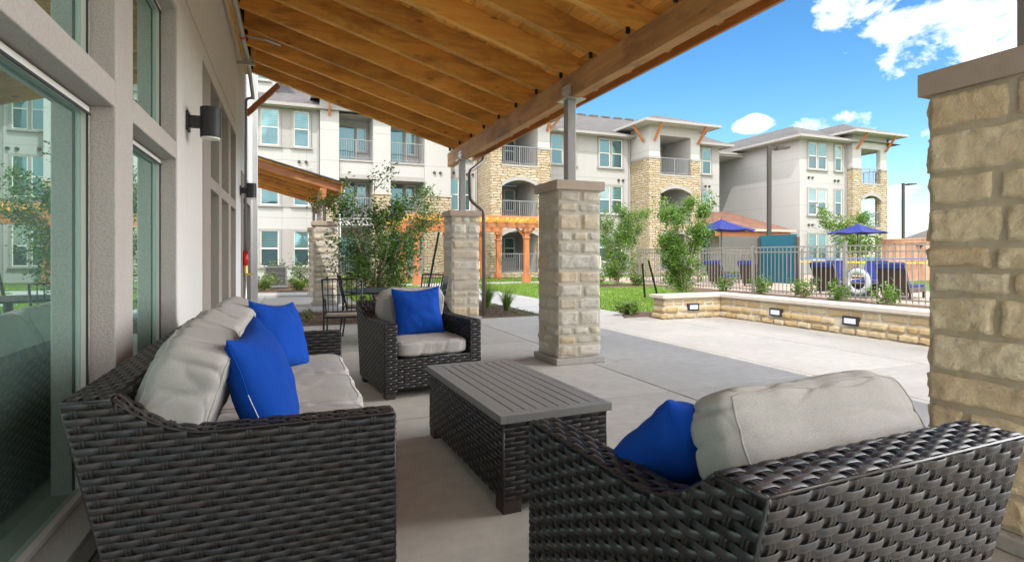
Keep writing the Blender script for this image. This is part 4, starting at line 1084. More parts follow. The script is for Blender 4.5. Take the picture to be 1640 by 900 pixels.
def balcony(x0, x1, Yf, Yb, z, zt, door=True, wallm='stucco_gray', side=True):
    """recess with back wall, side walls, ceiling, floor slab, glazed door and a window"""
    b = MB(); b.box(x0-.3, x1+.3, Yb, Yb+.1, z, zt)
    if side: b.box(x0-.3, x0-.003, Yf+.3, Yb, z, zt); b.box(x1+.003, x1+.3, Yf+.3, Yb, z, zt)
    b.box(x0-.3, x1+.3, Yf+.305, Yb, zt+.006, zt+.08); b.box(x0-.3, x1+.3, Yf+.02, Yb, z-.12, z)
    bp(b, 'balcony', wallm)
    xm = x0+(x1-x0)*.30
    f = MB(); f.box(xm-.5, xm-.42, Yb-.06, Yb, z, z+2.15); f.box(xm+.42, xm+.5, Yb-.06, Yb, z, z+2.15); f.box(xm-.42, xm+.42, Yb-.06, Yb, z+2.07, z+2.15); f.box(xm-.42, xm+.42, Yb-.06, Yb, z, z+.2)
    d_ = bp(f, 'door', 'trim_gray'); g = MB(); g.box(xm-.42, xm+.42, Yb-.04, Yb-.02, z+.2, z+2.07); g.build('pane', 'glass_upper' if rnd.random() < .6 else 'glass_lower', d_)
    xa, xb = x0+(x1-x0)*.62, x1-.15
    if xb-xa > .5: win(xa, xb, z+.75, z+2.05, Yb-.002)
# --- section A (left end)
b = MB(); WA = [(z0+.5, z0+2.35) for z0 in (FZ[0], 3.35, 6.42)]
b.box(-9, 1.45, 31.2, 31.5, 0, 9.0); bp(b, 'wall', 'stucco_panel')
for z0, z1 in WA:
    b = MB(); b.box(-.5, .12, 31.165, 31.2, z0-.1, z1+.1); bp(b, 'window_panel', 'trim_gray')
    win(-1.42, -.55, z0, z1, 31.2); win(.16, .92, z0, z1, 31.2)
    win(-4.6, -2.9, z0, z1, 31.2, twin=True)
# --- section B (pilasters and balconies)
zsb = 4.65
for x0, x1 in ((1.45, 2.40), (4.17, 5.10), (7.0, 8.49)):
    b = MB(); b.box(x0, x1, 30.7, 31.2, zsb, 9.6); bp(b, 'wall', 'stucco_cream')
    b = MB(); b.box(x0-.02, x1+.02, 30.66, 31.2, 0, zsb-.1); bp(b, 'stone_wall', 'facade_stone')
    b = MB(); b.box(x0-.05, x1+.05, 30.62, 31.2, zsb-.1, zsb); bp(b, 'band', 'trim_tan')
for x0, x1 in ((2.40, 4.17), (5.10, 7.0)):
    for i, z in enumerate(FZ):
        zt = [2.85, 5.4, 8.9][i]
        balcony(x0, x1, 30.9, 32.6, z, zt)
        railing(x0+.02, x1-.02, 30.85, z)
    for za, zc_ in ((5.4, 6.28), (2.85, 3.18), (8.9, 9.6)): b = MB(); b.box(x0+.003, x1-.003, 30.82, 31.2, za, zc_); bp(b, 'spandrel', 'stucco_cream')
    for za, zc_ in ((6.28, 6.38), (5.36, 5.6), (3.18, 3.28)): b = MB(); b.box(x0+.003, x1-.003, 30.76, 30.815, za, zc_); bp(b, 'band', 'trim_gray')
# --- section C
b = MB(); b.box(8.49, 10.4, 31.6, 31.9, 0, 9.0); bp(b, 'wall', 'stucco_cream')
for z0 in (.75, 3.9, 6.95): win(8.62, 9.92, z0, z0+1.85, 31.6, twin=True)
# --- stone towers with arched balconies
def tower(x0, x1, ox0, ox1, Yf, Yb, zband=7.35, through=False, ze=9.45, ov=.9, apexz=10.75):
    fz = [(FZ[0]+.12, 2.35, .32), (3.3, 5.15, .38)]
    b = MB(); holes = [(ox0, ox1, FZ[0]+.12, 2.35), (ox0, ox1, 3.3, 5.15), (ox0, ox1, 6.4, zband+2)]
    # leave head room for the arches: openings go to crown height and get filled back
    H = [(ox0, ox1, FZ[0]+.12, 2.35+.32), (ox0, ox1, 3.3, 5.15+.38), (ox0, ox1, 6.4, 20)]
    wall_y(b, x0, x1, Yf, Yf+.3, 0, zband, H)
    arcs = []
    for z0, zs, rise in fz: arcs.append(arch_fill(b, ox0, ox1, zs, zs+rise, Yf, Yf+.3, rise))
    b.box(x0, x0+.3, Yf+.3, Yb, 0, zband)
    if not through: b.box(x1-.3, x1, Yf+.3, Yb, 0, zband)
    else:
        for z0, zs, rise in ((0, FZ[0]+.12, 0),): pass
        b.box(x1-.3, x1, Yf+.3, Yf+.7, 0, zband); b.box(x1-.3, x1, Yb-.5, Yb, 0, zband); b.box(x1-.3, x1, Yf+.7, Yb-.5, 5.5, 6.3); b.box(x1-.3, x1, Yf+.7, Yb-.5, 2.6, 3.2)
    bp(b, 'stone_wall', 'facade_stone')
    for a in arcs: arch_trim(a, Yf)
    b = MB(); wall_y(b, x0+.03, x1-.03, Yf+.04, Yf+.3, zband+.14, ze, [(ox0, ox1, 6.4, 8.85)]); b.box(x0+.03, x0+.3, Yf+.3, Yb, zband+.14, ze)
    if not through: b.box(x1-.3, x1-.03, Yf+.3, Yb, zband+.14, ze)
    else: b.box(x1-.3, x1-.03, Yf+.3, Yf+.6, zband+.14, ze); b.box(x1-.3, x1-.03, Yb-.4, Yb, zband+.14, ze); b.box(x1-.3, x1-.03, Yf+.6, Yb-.4, 8.8, ze)
    bp(b, 'wall', 'stucco_gray')
    b = MB(); b.box(x0-.04, ox0, Yf-.04, Yf+.3, zband, zband+.14); b.box(ox1, x1+.04, Yf-.04, Yf+.3, zband, zband+.14); b.box(x0-.04, x0+.26, Yf+.3, Yb, zband, zband+.14)
    if not through: b.box(x1-.26, x1+.04, Yf+.3, Yb, zband, zband+.14)
    b.box(ox0, ox1, Yf-.03, Yf+.2, 6.28, 6.38); bp(b, 'band', 'trim_gray')
    for i, z in enumerate((FZ[0]+.12, 3.3, 6.4)):
        zt = [2.72, 5.62, 8.86][i]
        if not through: balcony(ox0, ox1, Yf, Yb+.9, z, zt)
        else:
            q = MB(); q.box(x0+.3, x1-.02, Yf+.3, Yb, z-.1, z-.004); q.box(x0+.3, x1-.02, Yf+.3, Yb, zt+.002, zt+.06); bp(q, 'balcony', 'stucco_gray')
            if i: railing(Yf+.7, Yb-.5, x1-.15, z, ax='y')
        railing(ox0+.02, ox1-.02, Yf+.1, z)
    # roof
    b = MB(); X0, X1, Y0, Y1 = x0-ov, x1+ov, Yf-ov, Yb+2.5; xm = (x0+x1)/2; ym = Yf+ (x1-x0)/2+.3
    b.add([(X0, Y0, ze+.13), (X1, Y0, ze+.13), (X1, Y1, ze+.13), (X0, Y1, ze+.13), (xm, ym, apexz), (xm, Y1+1, apexz)], [(0, 1, 4), (1, 2, 5, 4), (3, 0, 4, 5), (2, 3, 5)])
    bp(b, 'roof', 'shingles_gray')
    b = MB(); b.box(X0, X1, Y0, Y1, ze, ze+.03); bp(b, 'soffit', 'soffit')
    b = MB(); b.box(X0-.02, X1+.02, Y0-.03, Y0, ze-.02, ze+.14); b.box(X0-.03, X0, Y0, Y1, ze-.02, ze+.14); b.box(X1, X1+.03, Y0, Y1, ze-.02, ze+.14); bp(b, 'gutter', 'trim_gray')
    # timber brackets
    for x, y, dx, dy in ((x0+.35, Yf, 0, -1), (x1-.25, Yf, 0, -1), (x0, Yf+.55, -1, 0), (x1, Yf+.45, 1, 0)):
        b = MB(); b.bar((x+dx*.05, y+dy*.05, ze-1.0), (x+dx*.8, y+dy*.8, ze-.05), .11, .13); bp(b, 'bracket', 'cedar_post')
tower(10.37, 14.07, 11.04, 13.27, 29.2, 31.6)
tower(20.86, 24.84, 21.70, 24.09, 29.1, 31.2)
tower(36.72, 40.28, 37.61, 39.61, 27.4, 30.6, through=True, ze=9.75, apexz=11.1)
# --- section E, G
b = MB(); b.box(14.07, 20.86, 31.2, 31.5, 0, 8.9); bp(b, 'wall', 'stucco_cream')
b = MB(); b.box(24.84, 28.29, 31.2, 31.5, 0, 8.9); b.box(28.0, 28.29, 31.5, 37, 0, 8.9); bp(b, 'wall', 'stucco_cream')
for z0 in (.85, 3.95, 6.95):
    win(15.05, 16.75, z0, z0+1.82, 31.2, twin=True); win(18.47, 20.2, z0, z0+1.82, 31.2, twin=True); win(25.9, 27.5, z0, z0+1.82, 31.2, twin=True)
def vents(x, z, Y):
    for d_ in (-.17, .17):
        b = MB(); b.tube([(x+d_, Y, z), (x+d_, Y-.1, z)], .08, 8); bp(b, 'vent', 'pole_bronze')
for x, z, Y in ((20.1, 6.15, 31.2), (7.7, 5.9, 30.7), (8.75, 6.1, 31.6), (9.9, 6.05, 31.6), (.6, 6.15, 31.2), (33.2, 6.6, 27.9), (35.7, 6.5, 27.9), (33.2, 3.35, 27.9), (35.7, 3.3, 27.9), (27.2, 6.1, 31.2)): vents(x, z, Y)
def dspout(x, Y, z1=8.9):
    b = MB(); b.box(x-.05, x+.05, Y-.09, Y-.005, .05, z1); bp(b, 'downspout', 'trim_gray')
for x, Y in ((1.36, 31.2), (10.28, 31.6), (20.72, 31.2), (14.2, 31.2), (36.6, 27.9)): dspout(x, Y)
# --- wing
b = MB(); b.box(32.24, 32.54, 28.2, 40, 0, 9.2); bp(b, 'wall', 'stucco_cream')
b = MB(); b.box(32.24, 36.72, 27.9, 28.2, 0, 9.2); bp(b, 'wall', 'stucco_cream')
b = MB(); b.box(28.29, 32.24, 38.5, 38.8, 0, 9.0); b.box(36.75, 40.2, 31.2, 31.4, 0, .3); bp(b, 'wall', 'stucco_gray')
b = MB(); b.box(28.32, 32.22, 32.95, 38.5, 8.75, 8.87); bp(b, 'soffit', 'soffit')
for z0 in (.95, 4.05, 7.2):
    win(33.0, 34.7, z0, z0+1.8, 27.9, twin=True); win(35.55, 36.2, z0, z0+1.8, 27.9)
# --- main roofs
def gable_roof(x0, x1, y0, y1, ze, rise, hipl=True, hipr=True, yr=None):
    b = MB(); ym = yr or (y0+y1)/2; L = (ym-y0)
    xa = x0+(L if hipl else 0); xb = x1-(L if hipr else 0)
    b.add([(x0, y0, ze+.13), (x1, y0, ze+.13), (x1, y1, ze+.13), (x0, y1, ze+.13), (xa, ym, ze+rise), (xb, ym, ze+rise)], [(0, 1, 5, 4), (1, 2, 5), (2, 3, 4, 5), (3, 0, 4)])
    bp(b, 'roof', 'shingles_gray')
    b = MB(); b.box(x0, x1, y0, y1, ze, ze+.03); bp(b, 'soffit', 'soffit')
    b = MB(); b.box(x0, x1, y0-.1, y0, ze-.02, ze+.14); b.box(x0-.1, x0, y0-.1, y1, ze-.02, ze+.14); b.box(x1, x1+.1, y0-.1, y1, ze-.02, ze+.14); bp(b, 'gutter', 'trim_gray')
gable_roof(-10, 28.9, 30.6, 46, 8.9, 3.3, hipl=False, hipr=False)
gable_roof(28.95, 32.2, 32.9, 46, 8.88, 2.4, hipl=False, hipr=False)
# ridge vents
for k in range(14):
    b = MB(); x = 13+k*1.1; b.box(x, x+.7, 38.1, 38.5, 12.15, 12.28); bp(b, 'ridge_vent', 'shingles_gray')
b = MB(); ym = 32.6; ze = 9.2
b.add([(31.5, 27.2, ze+.13), (41.5, 27.2, ze+.13), (41.5, 46, ze+.13), (31.5, 46, ze+.13), (36.5, 32.3, ze+2.15), (36.5, 46, ze+2.15)], [(0, 1, 4), (1, 2, 5, 4), (3, 0, 4, 5)]); bp(b, 'roof', 'shingles_gray')
b = MB(); b.box(31.5, 37.2, 27.2, 46, ze, ze+.03); bp(b, 'soffit', 'soffit')
b = MB(); b.box(31.4, 37.0, 27.1, 27.2, ze-.02, ze+.14); b.box(31.4, 31.5, 27.2, 46, ze-.02, ze+.14); bp(b, 'gutter', 'trim_gray')
b = MB(); b.bar((.5, 29.95, 9.5-.95), (.5, 29.95, 9.4), .1, .1); 
# brackets over section B and its raised roof
b = MB(); b.add([(1.0, 29.9, 9.7), (8.9, 29.9, 9.7), (8.9, 38, 9.7), (1.0, 38, 9.7), (4.9, 33.6, 11.2), (4.9, 38.2, 11.2)], [(0, 1, 4), (1, 2, 5, 4), (3, 0, 4, 5)]); bp(b, 'roof', 'shingles_gray')
b = MB(); b.box(1.0, 8.9, 29.9, 31.3, 9.6, 9.63); bp(b, 'soffit', 'soffit')
for x in (1.9, 4.6, 7.7):
    b = MB(); b.bar((x, 30.66, 8.6), (x, 30.05, 9.55), .1, .12); bp(b, 'bracket', 'cedar_post')

b = MB(); b.box(-5.5, -.75, 33.5, 37.5, 9.6, 12.4); bp(b, 'dormer', 'stucco_cream')
b = MB(); b.prism([(-6.0, 12.4), (-.35, 12.4), (-3.1, 13.9)], 'y', 33.0, 38.5); bp(b, 'roof', 'shingles_gray')
win(-2.4, -1.1, 10.9, 12.0, 33.5, twin=True)
# --- poolside entry canopy by the wing
pc = empty('cabana', (29, 29.5, 0), 0, 'small red-shingled timber canopy at the foot of the far wing', 'canopy')
b = MB(); b.add([(25.2, 27.8, 2.95), (31.7, 27.8, 2.95), (31.7, 31.15, 2.95), (25.2, 31.15, 2.95), (25.2, 31.15, 4.35), (29.0, 31.15, 4.35)], [(0, 1, 5, 4), (1, 2, 5), (3, 0, 4), (0, 3, 2, 1), (2, 3, 4, 5)]); PW(b.build('roof', 'shingles_red', pc))
b = MB(); b.box(25.15, 31.75, 27.74, 27.795, 2.82, 2.98); b.box(31.705, 31.76, 27.8, 31.1, 2.82, 2.98); PW(b.build('fascia', 'trim_tan', pc))
for k in range(11):
    b = MB(); x = 25.4+k*.6; b.box(x-.04, x+.04, 27.9, 31.1, 2.79, 2.94, rnd.random()); PW(b.build('rafter', 'cedar_light', pc))
b = MB(); b.box(25.3, 31.6, 28.1, 28.3, 2.5, 2.785); PW(b.build('beam', 'cedar_light', pc))
column('stone_column', 30.3, 28.3, 'limestone pillar under the small red-shingled canopy', None, 61, res=.07)

# ------------------------------------------------------------------ pergola
pg = empty('pergola', (7.4, 25.7, 0), 0, 'orange cedar pergola on boxed posts on the lawn', 'pergola')
for x, y in ((5.0, 23.5), (10.0, 23.3), (4.9, 25.9), (10.0, 27.0), (5.3, 28.0), (7.5, 28.0), (9.4, 28.1)):
    b = MB(); b.box(x-.105, x+.105, y-.105, y+.105, 0, 2.5); b.box(x-.16, x+.16, y-.16, y+.16, 0, .34); b.box(x-.135, x+.135, y-.135, y+.135, .34, .42); b.box(x-.135, x+.135, y-.135, y+.135, 2.0, 2.10); b.box(x-.16, x+.16, y-.16, y+.16, 2.3, 2.46)
    PW(b.build('post', 'cedar_post', pg, bevel=.01))
for y in (23.2, 23.75, 27.85, 28.25):
    b = MB(); b.box(4.4, 10.6, y-.03, y+.03, 2.5, 2.72, rnd.random()); PW(b.build('beam', 'cedar_light', pg))
for k in range(13):
    x = 4.6+k*.48; b = MB(); b.prism([(22.8, 2.80), (22.95, 2.725), (28.6, 2.725), (28.75, 2.80), (28.75, 2.92), (22.8, 2.92)], 'x', x-.03, x+.03, rnd.random()); PW(b.build('rafter', 'cedar_deck', pg))
for k in range(9):
    y = 23.1+k*.66; b = MB(); b.box(4.45, 10.55, y-.025, y+.025, 2.925, 3.01, rnd.random()); PW(b.build('purlin', 'cedar_light', pg))
for s, x in ((1, 10.0), (-1, 5.0)):
    for q in (-1, 1):
        b = MB(); b.bar((x, 23.4+.0*q, 2.05), (x+q*.45, 23.4, 2.5), .09, .09); PW(b.build('brace', 'cedar_post', pg))

# ------------------------------------------------------------------ pool fence
pf = empty('pool_fence', (14.3, 12, 0), 0, 'grey-bronze metal picket fence round the pool', 'fence')
FY = [1.0, 4.3, 7.6, 10.9, 14.2, 17.5, 20.8]
for y in FY:
    b = MB(); b.box(14.26, 14.34, y-.04, y+.04, -.05, 1.60); b.box(14.245, 14.355, y-.055, y+.055, 1.60, 1.62); PW(b.build('post', 'fence_paint', pf))
for a, c_ in zip(FY[:-1], FY[1:]):
    b = MB()
    for z in (1.50, 1.34, .12): b.box(14.283, 14.317, a+.045, c_-.045, z-.018, z+.018)
    n = 22
    for k in range(1, n):
        y = a+(c_-a)*k/n; b.box(14.291, 14.309, y-.009, y+.009, .04, 1.49)
    PW(b.build('picket_panel', 'fence_paint', pf))
for i, x in enumerate((17.6, 20.9, 24.2)):
    b = MB(); b.box(x-.04, x+.04, 20.76, 20.84, -.05, 1.6); PW(b.build('post', 'fence_paint', pf))
    b = MB()
    for z in (1.50, 1.34, .12): b.box(x-3.25, x-.045, 20.783, 20.817, z-.018, z+.018)
    for k in range(1, 22): q = x-3.3+3.3*k/22; b.box(q-.009, q+.009, 20.791, 20.809, .04, 1.49)
    PW(b.build('picket_panel', 'fence_paint', pf))
e = empty('privacy_screen', (14.75, 13.6, 0), 0, 'tall teal fabric privacy screen on brown posts behind the pool fence', 'screen')
for y in (-.75, .75):
    b = MB(); b.box(-.06, .04, y-.05, y+.05, 0, 1.82); b.build('post', 'pole_bronze', e)
b = MB(); b.box(-.02, .02, -.72, .78, .34, 1.9); o = b.build('panel', 'teal_screen', e)
# life ring
e = empty('life_ring', (14.42, 10.62, .52), 0, 'white life ring hanging low on the pool fence', 'life ring')
b = MB(); n = 32; vs = []; fs = []
for i in range(n):
    for j in range(10):
        a, c_ = 2*PI*i/n, 2*PI*j/10; rr_ = .29+.075*math.cos(c_); vs.append((.05*math.sin(c_), rr_*math.cos(a), rr_*math.sin(a)))
for i in range(n):
    for j in range(10): fs.append((i*10+j, ((i+1) % n)*10+j, ((i+1) % n)*10+(j+1) % 10, i*10+(j+1) % 10))
b.add(vs, fs); b.build('ring', 'white_plastic', e, smooth=True)
b = MB(); b.tube([(.0, .385*math.cos(2*PI*k/24), .385*math.sin(2*PI*k/24)+(.01 if k % 6 == 0 else -.0)) for k in range(25)], .008, 5); b.build('rope', 'rope_blue', e)

# umbrellas
def umbrella(x, y, label, z=2.85, r_=1.42):
    e = empty('pool_umbrella', (x, y, 0), 0, label, 'umbrella', 'royal blue market umbrellas by the pool')
    b = MB(); n = 8; vs = [(0, 0, z)]; L = 6
    for l in range(1, L+1):
        for k in range(n*4):
            a = 2*PI*k/(n*4); q = l/L; sag = .05*abs(math.sin(a*4))*q; vs.append((r_*q*math.cos(a)*(1-.04*abs(math.sin(a*4))), r_*q*math.sin(a)*(1-.04*abs(math.sin(a*4))), z-.48*q-.04*math.sin(q*PI)-sag+.0))
    N = n*4; fs = [(0, 1+k, 1+(k+1) % N) for k in range(N)]
    for l in range(L-1):
        for k in range(N): fs.append((1+l*N+k, 1+(l+1)*N+k, 1+(l+1)*N+(k+1) % N, 1+l*N+(k+1) % N))
    b.add(vs, fs); o = b.build('canopy', 'umbrella_blue', e); o.modifiers.new('s', 'SOLIDIFY').thickness = .012
    b = MB(); b.tube([(0, 0, 0), (0, 0, z+.06)], .025, 8); b.build('pole', 'pole_bronze', e)
    b = MB(); b.prism([(.28*math.cos(2*PI*k/16), .28*math.sin(2*PI*k/16)) for k in range(16)], 'z', 0, .1); b.build('base', 'pole_bronze', e)
    for k in range(8):
        a = 2*PI*k/8; b = MB(); b.bar((0, 0, z-.06), (r_*.97*math.cos(a), r_*.97*math.sin(a), z-.50), .02, .02); b.build('rib', 'pole_bronze', e)
umbrella(17.8, 19.5, 'blue pool umbrella left of the teal screen, partly behind the young tree')
umbrella(28.4, 20.9, 'blue pool umbrella right of the teal screen, in front of the far wing', 2.95, 1.45)
# loungers
lg = empty('pool_lounger', (15.9, 10.6, 0), R(-75), 'wicker lounger with blue cushion behind the fence, rightmost by the pillar', 'lounger', 'loungers by the pool')
b = MB(); b.box(-.36, .36, .0, 1.3, .18, .32); b.build('seat', 'leg_brown', lg, bevel=.01)
b = MB(); b.prism([(-.02, .25), (.06, .25), (-.33, .98), (-.41, .98)], 'x', -.36, .36); b.prism([(-.04, .1), (.0, .1), (-.35, .96), (-.42, .96)], 'x', -.33, .33); b.build('backrest', 'leg_brown', lg)
b = MB(); b.box(-.33, .33, .08, 1.28, .323, .40); b.build('seat_cushion', 'lounger_blue', lg, bevel=.02)
b = MB(); b.prism([(.075, .33), (.16, .36), (-.22, 1.03), (-.31, .99)], 'x', -.33, .33); b.prism([(-.42, .86), (-.43, 1.0), (-.31, 1.05), (-.25, 1.0), (-.34, .99)], 'x', -.34, .34); b.build('back_cushion', 'lounger_blue', lg, bevel=.01)
for s in (-1, 1):
    for y in (.15, 1.2): b = MB(); b.box(s*.32-.025, s*.32+.025, y-.025, y+.025, 0, .18); b.build('leg', 'leg_brown', lg)
for (x, y, a, lab) in ((15.7, 12.55, -80, 'wicker lounger with blue cushion between the teal screen and the life ring'),
                       (17.2, 17.2, -70, 'blue lounger just left of the teal screen'),
                       (17.0, 18.9, -75, 'blue lounger beneath the left pool umbrella'),
                       (18.9, 14.9, 110, 'blue lounger beyond the teal screen at the water edge, left one'),
                       (19.3, 13.6, 110, 'blue lounger beyond the teal screen at the water edge, right one')):
    c2 = copy_tree(lg); c2.location = (x, y, 0); c2.rotation_euler = (0, 0, R(a)); c2['label'] = lab
e = empty('side_table', (15.6, 11.4, 0), 0, 'low dark wicker side table between two loungers', 'side table')
b = MB(); b.box(-.3, .3, -.4, .4, .38, .42); b.build('tabletop', 'leg_brown', e, bevel=.005)
b = MB(); b.box(-.26, .26, -.36, .36, .06, .378); b.build('base', 'wicker_core', e)
for sx_ in (-1, 1):
    for sy_ in (-1, 1): b = MB(); b.box(sx_*.25-.03, sx_*.25+.03, sy_*.35-.03, sy_*.35+.03, 0, .06); b.build('leg', 'leg_brown', e)
# pool rope line
e = empty('pool_net', (20.2, 14, 0), 0, 'blue and yellow net lines strung across the pool', 'net')
b = MB(); b.tube([(20.2, 4, 1.12), (20.2, 17.5, 1.12)], .022, 6); b.build('net_band', 'rope_blue', e).matrix_parent_inverse = Matrix.Translation((-20.2, -14, 0))
b = MB()
for k in range(54): y = 4+k*.25; b.tube([(20.2, y, .97), (20.2, y+.17, .97)], .028, 6)
b.tube([(20.2, 4, .97), (20.2, 17.5, .97)], .012, 5); b.build('float_line', 'rope_yellow', e).matrix_parent_inverse = Matrix.Translation((-20.2, -14, 0))
for y in (4, 17.5): b = MB(); b.tube([(20.2, y, 0), (20.2, y, 1.15)], .03, 8); b.build('pole', 'galvanized', e).matrix_parent_inverse = Matrix.Translation((-20.2, -14, 0))
# cedar fence
e = empty('cedar_fence', (29.5, 20, 0), 0, 'pinkish cedar board fence with capped top beside the stone pillar', 'fence')
b = MB()
y = 20.3
while y > 6: b.box(-.02, .02, y-20-.14, y-20, 0, 2.05, rnd.random()); y -= .146
b.build('boards', 'cedar_fence', e)
b = MB(); b.box(-.1, .1, -14, .38, 2.055, 2.12); b.box(-.06, -.022, -14, .36, 1.9, 2.05); b.build('top_rail', 'cedar_fence', e)
b = MB(); b.box(.0, 6, .305, .345, 0, 2.05); b.build('boards', 'cedar_fence', e)
for k, yy in enumerate((-1.6, -4.1)):
    b = MB(); b.box(-.12, -.025, yy-.14, yy+.14, 1.72, 1.80); b.box(-.1, -.025, yy-.05, yy+.05, 1.62, 1.72); b.box(-.1, -.025, yy-.12, yy-.05, .82, .9); b.box(-.1, -.025, yy+.05, yy+.12, .82, .9); b.build('hardware', 'pole_bronze', e)
# lamp posts
def lamp_post(x, y, h, label, a):
    e = empty('lamp_post', (x, y, 0), R(a), label, 'lamp post', 'dark area light poles')
    b = MB(); b.box(-.085, .085, -.085, .085, .3, h); b.build('pole', 'pole_bronze', e)
    b = MB(); b.prism([(.2*math.cos(2*PI*k/16), .2*math.sin(2*PI*k/16)) for k in range(16)], 'z', 0, .45); b.build('base', 'plinth_stone', e)
    b = MB(); b.box(.08, .35, -.05, .05, h-.18, h-.08); b.build('arm', 'pole_bronze', e)
    b = MB(); b.prism([(.35, h-.2), (1.0, h-.12), (1.0, h-.04), (.35, h-.04)], 'y', -.2, .2); b.build('head', 'pole_bronze', e)
lamp_post(22.4, 21.2, 6.75, 'tall dark lamp post in front of the wing side wall', -20)
lamp_post(46, 30, 7.1, 'dark lamp post against the sky at the right of the wing', -20)
# far houses
fh = empty('far_house', (150, 82, 0), 0, 'distant grey-roofed house on the horizon beside the pillar', 'house')
b = MB(); b.box(-11, 11, -8, 8, -.5, 5.2); b.build('wall', 'stucco_cream', fh)
b = MB(); b.add([(-12, -9, 5.2), (12, -9, 5.2), (12, 9, 5.2), (-12, 9, 5.2), (-4, 0, 10), (4, 0, 10)], [(0, 1, 5, 4), (1, 2, 5), (2, 3, 4, 5), (3, 0, 4), (3, 2, 1, 0)]); b.build('roof', 'shingles_gray', fh)
# ac unit
e = empty('ac_unit', (-.5, 22.6, 0), R(0), 'grey air-conditioning condenser among the shrubs by the apartment wall', 'condenser')
b = MB(); b.box(-.4, .4, -.4, .4, .05, .10); b.box(-.38, .38, -.38, .38, .10, .15); b.box(-.38, .38, -.38, .38, .78, .84)
for k in range(13): b.box(-.37, .37, -.37, .37, .17+k*.046, .19+k*.046)
for sx_ in (-1, 1):
    for sy_ in (-1, 1): b.box(sx_*.36-.025, sx_*.36+.025, sy_*.36-.025, sy_*.36+.025, .15, .78)
b.build('cabinet', 'ac_metal', e)
b = MB(); b.prism([(.3*math.cos(2*PI*k/20), .3*math.sin(2*PI*k/20)) for k in range(20)], 'z', .841, .87); b.build('fan_guard', 'pole_bronze', e)
b = MB(); b.box(-.33, .33, -.33, .33, .16, .77); b.build('coil', 'wicker_core', e)
e = empty('hose', (-1.4, 22.0, 0), 0, 'loose grey hose coiled on the mulch beside the condenser', 'hose')
b = MB(); b.tube([((.45+.05*math.sin(k*.9))*math.cos(k*.4), .3*math.sin(k*.4), .08+.01*(k % 5)+k*.004) for k in range(60)], .03, 6); b.build('coil', 'ac_metal', e, smooth=True)

# ------------------------------------------------------------------ plants
def leaves(pts, n, size, spread, rr, flat_=.0, droop=0):
    """n leaf quads round the given points; two triangles folded along the middle"""
    vs = np.zeros((n*4, 3)); tt = np.zeros(n)
    P_ = np.array([p[:3] for p in pts]); idx = rr.integers(0, len(P_), n)
    c_ = P_[idx]+rr.normal(0, 1, (n, 3))*spread
    a = rr.uniform(0, 2*PI, n); t = rr.uniform(-.9, .9, n); s = size*rr.uniform(.45, 1.45, n)
    d = np.stack([np.cos(a)*np.cos(t), np.sin(a)*np.cos(t), np.sin(t)-droop], 1); d /= np.linalg.norm(d, axis=1)[:, None]
    q = rr.normal(0, 1, (n, 3)); r_ = np.cross(d, q); r_ /= np.linalg.norm(r_, axis=1)[:, None]
    vs[0::4] = c_-d*s[:, None]*.5; vs[1::4] = c_+r_*s[:, None]*.24; vs[2::4] = c_+d*s[:, None]*.5; vs[3::4] = c_-r_*s[:, None]*.24
    return vs, np.clip(rr.normal(.45, .22, n), 0, 1)
def leafobj(vs, tt, m, parent):
    n = len(vs)//4; me = bpy.data.meshes.new('crown'); me.from_pydata(vs.tolist(), [], [(4*i, 4*i+1, 4*i+2, 4*i+3) for i in range(n)])
    at = me.attributes.new('tint', 'FLOAT', 'FACE'); at.data.foreach_set('value', tt.astype(np.float32)); me.materials.append(M[m])
    o = bpy.data.objects.new('crown', me); C.objects.link(o); o.parent = parent; return o
def tree(name, x, y, h, spr, stems, nleaf, lsize, label, m='leaf_bright', seed=1, low=.25, group=None, lspread=.10, br=6, cat='tree', tr=.03, gz=0):
    e = empty(name, (x, y, gz), 0, label, cat, group); rr = np.random.default_rng(seed)
    b = MB(); pts = []
    for s in range(stems):
        a = 2*PI*s/stems+rr.uniform(-.5, .5); top = h*rr.uniform(.72, 1.0); rad = spr*rr.uniform(.25, 1.0)
        line = []; K = 9
        for k in range(K+1):
            t = k/K; q = rad*(t**1.25); line.append((q*math.cos(a)+.04*rr.normal()*t, q*math.sin(a)+.04*rr.normal()*t, top*t))
        b.tube(line, [tr*(1-.8*k/K) for k in range(K+1)], 5)
        for j in range(br):
            t = rr.uniform(low, .98); k = min(K-1, int(t*K)); f = t*K-k
            p = V3(line[k])*(1-f)+V3(line[k+1])*f; a2 = a+rr.uniform(-1.5, 1.5); L_ = spr*rr.uniform(.25, .6)*(1.1-t*.5)
            up = rr.uniform(.2, .9); seg = []
            for q in range(5):
                w_ = q/4; pp = p+V3((math.cos(a2)*L_*w_, math.sin(a2)*L_*w_, up*L_*w_)); seg.append(pp)
                if q: 
                    for _ in range(2): pts.append(pp)
            b.tube(seg, [tr*.32*(1-.7*q/4) for q in range(5)], 4)
        for k in range(int(K*low)+1, K+1): pts.append(V3(line[k]))
    b.build('trunk', 'bark', e, fix=False)
    # clumps: some points get many leaves, some few
    wts = rr.random(len(pts))**1.6; sel = [pts[i] for i in rr.choice(len(pts), len(pts)*3, p=wts/wts.sum())]
    vs, tt = leaves(sel, nleaf, lsize, lspread, rr); 
    leafobj(vs, tt, m, e); return e
tree('crape_myrtle', 1.75, 12.5, 3.05, 1.55, 8, 11000, .07, 'bushy multi-stem green tree behind the dining table', 'leaf_mid', 21, .14, None, .10, 9)
tree('young_tree', 2.35, 13.3, 2.2, .8, 4, 3200, .07, 'light green young tree low behind the facing armchair', 'leaf_bright', 29, .12, None, .11, 6)
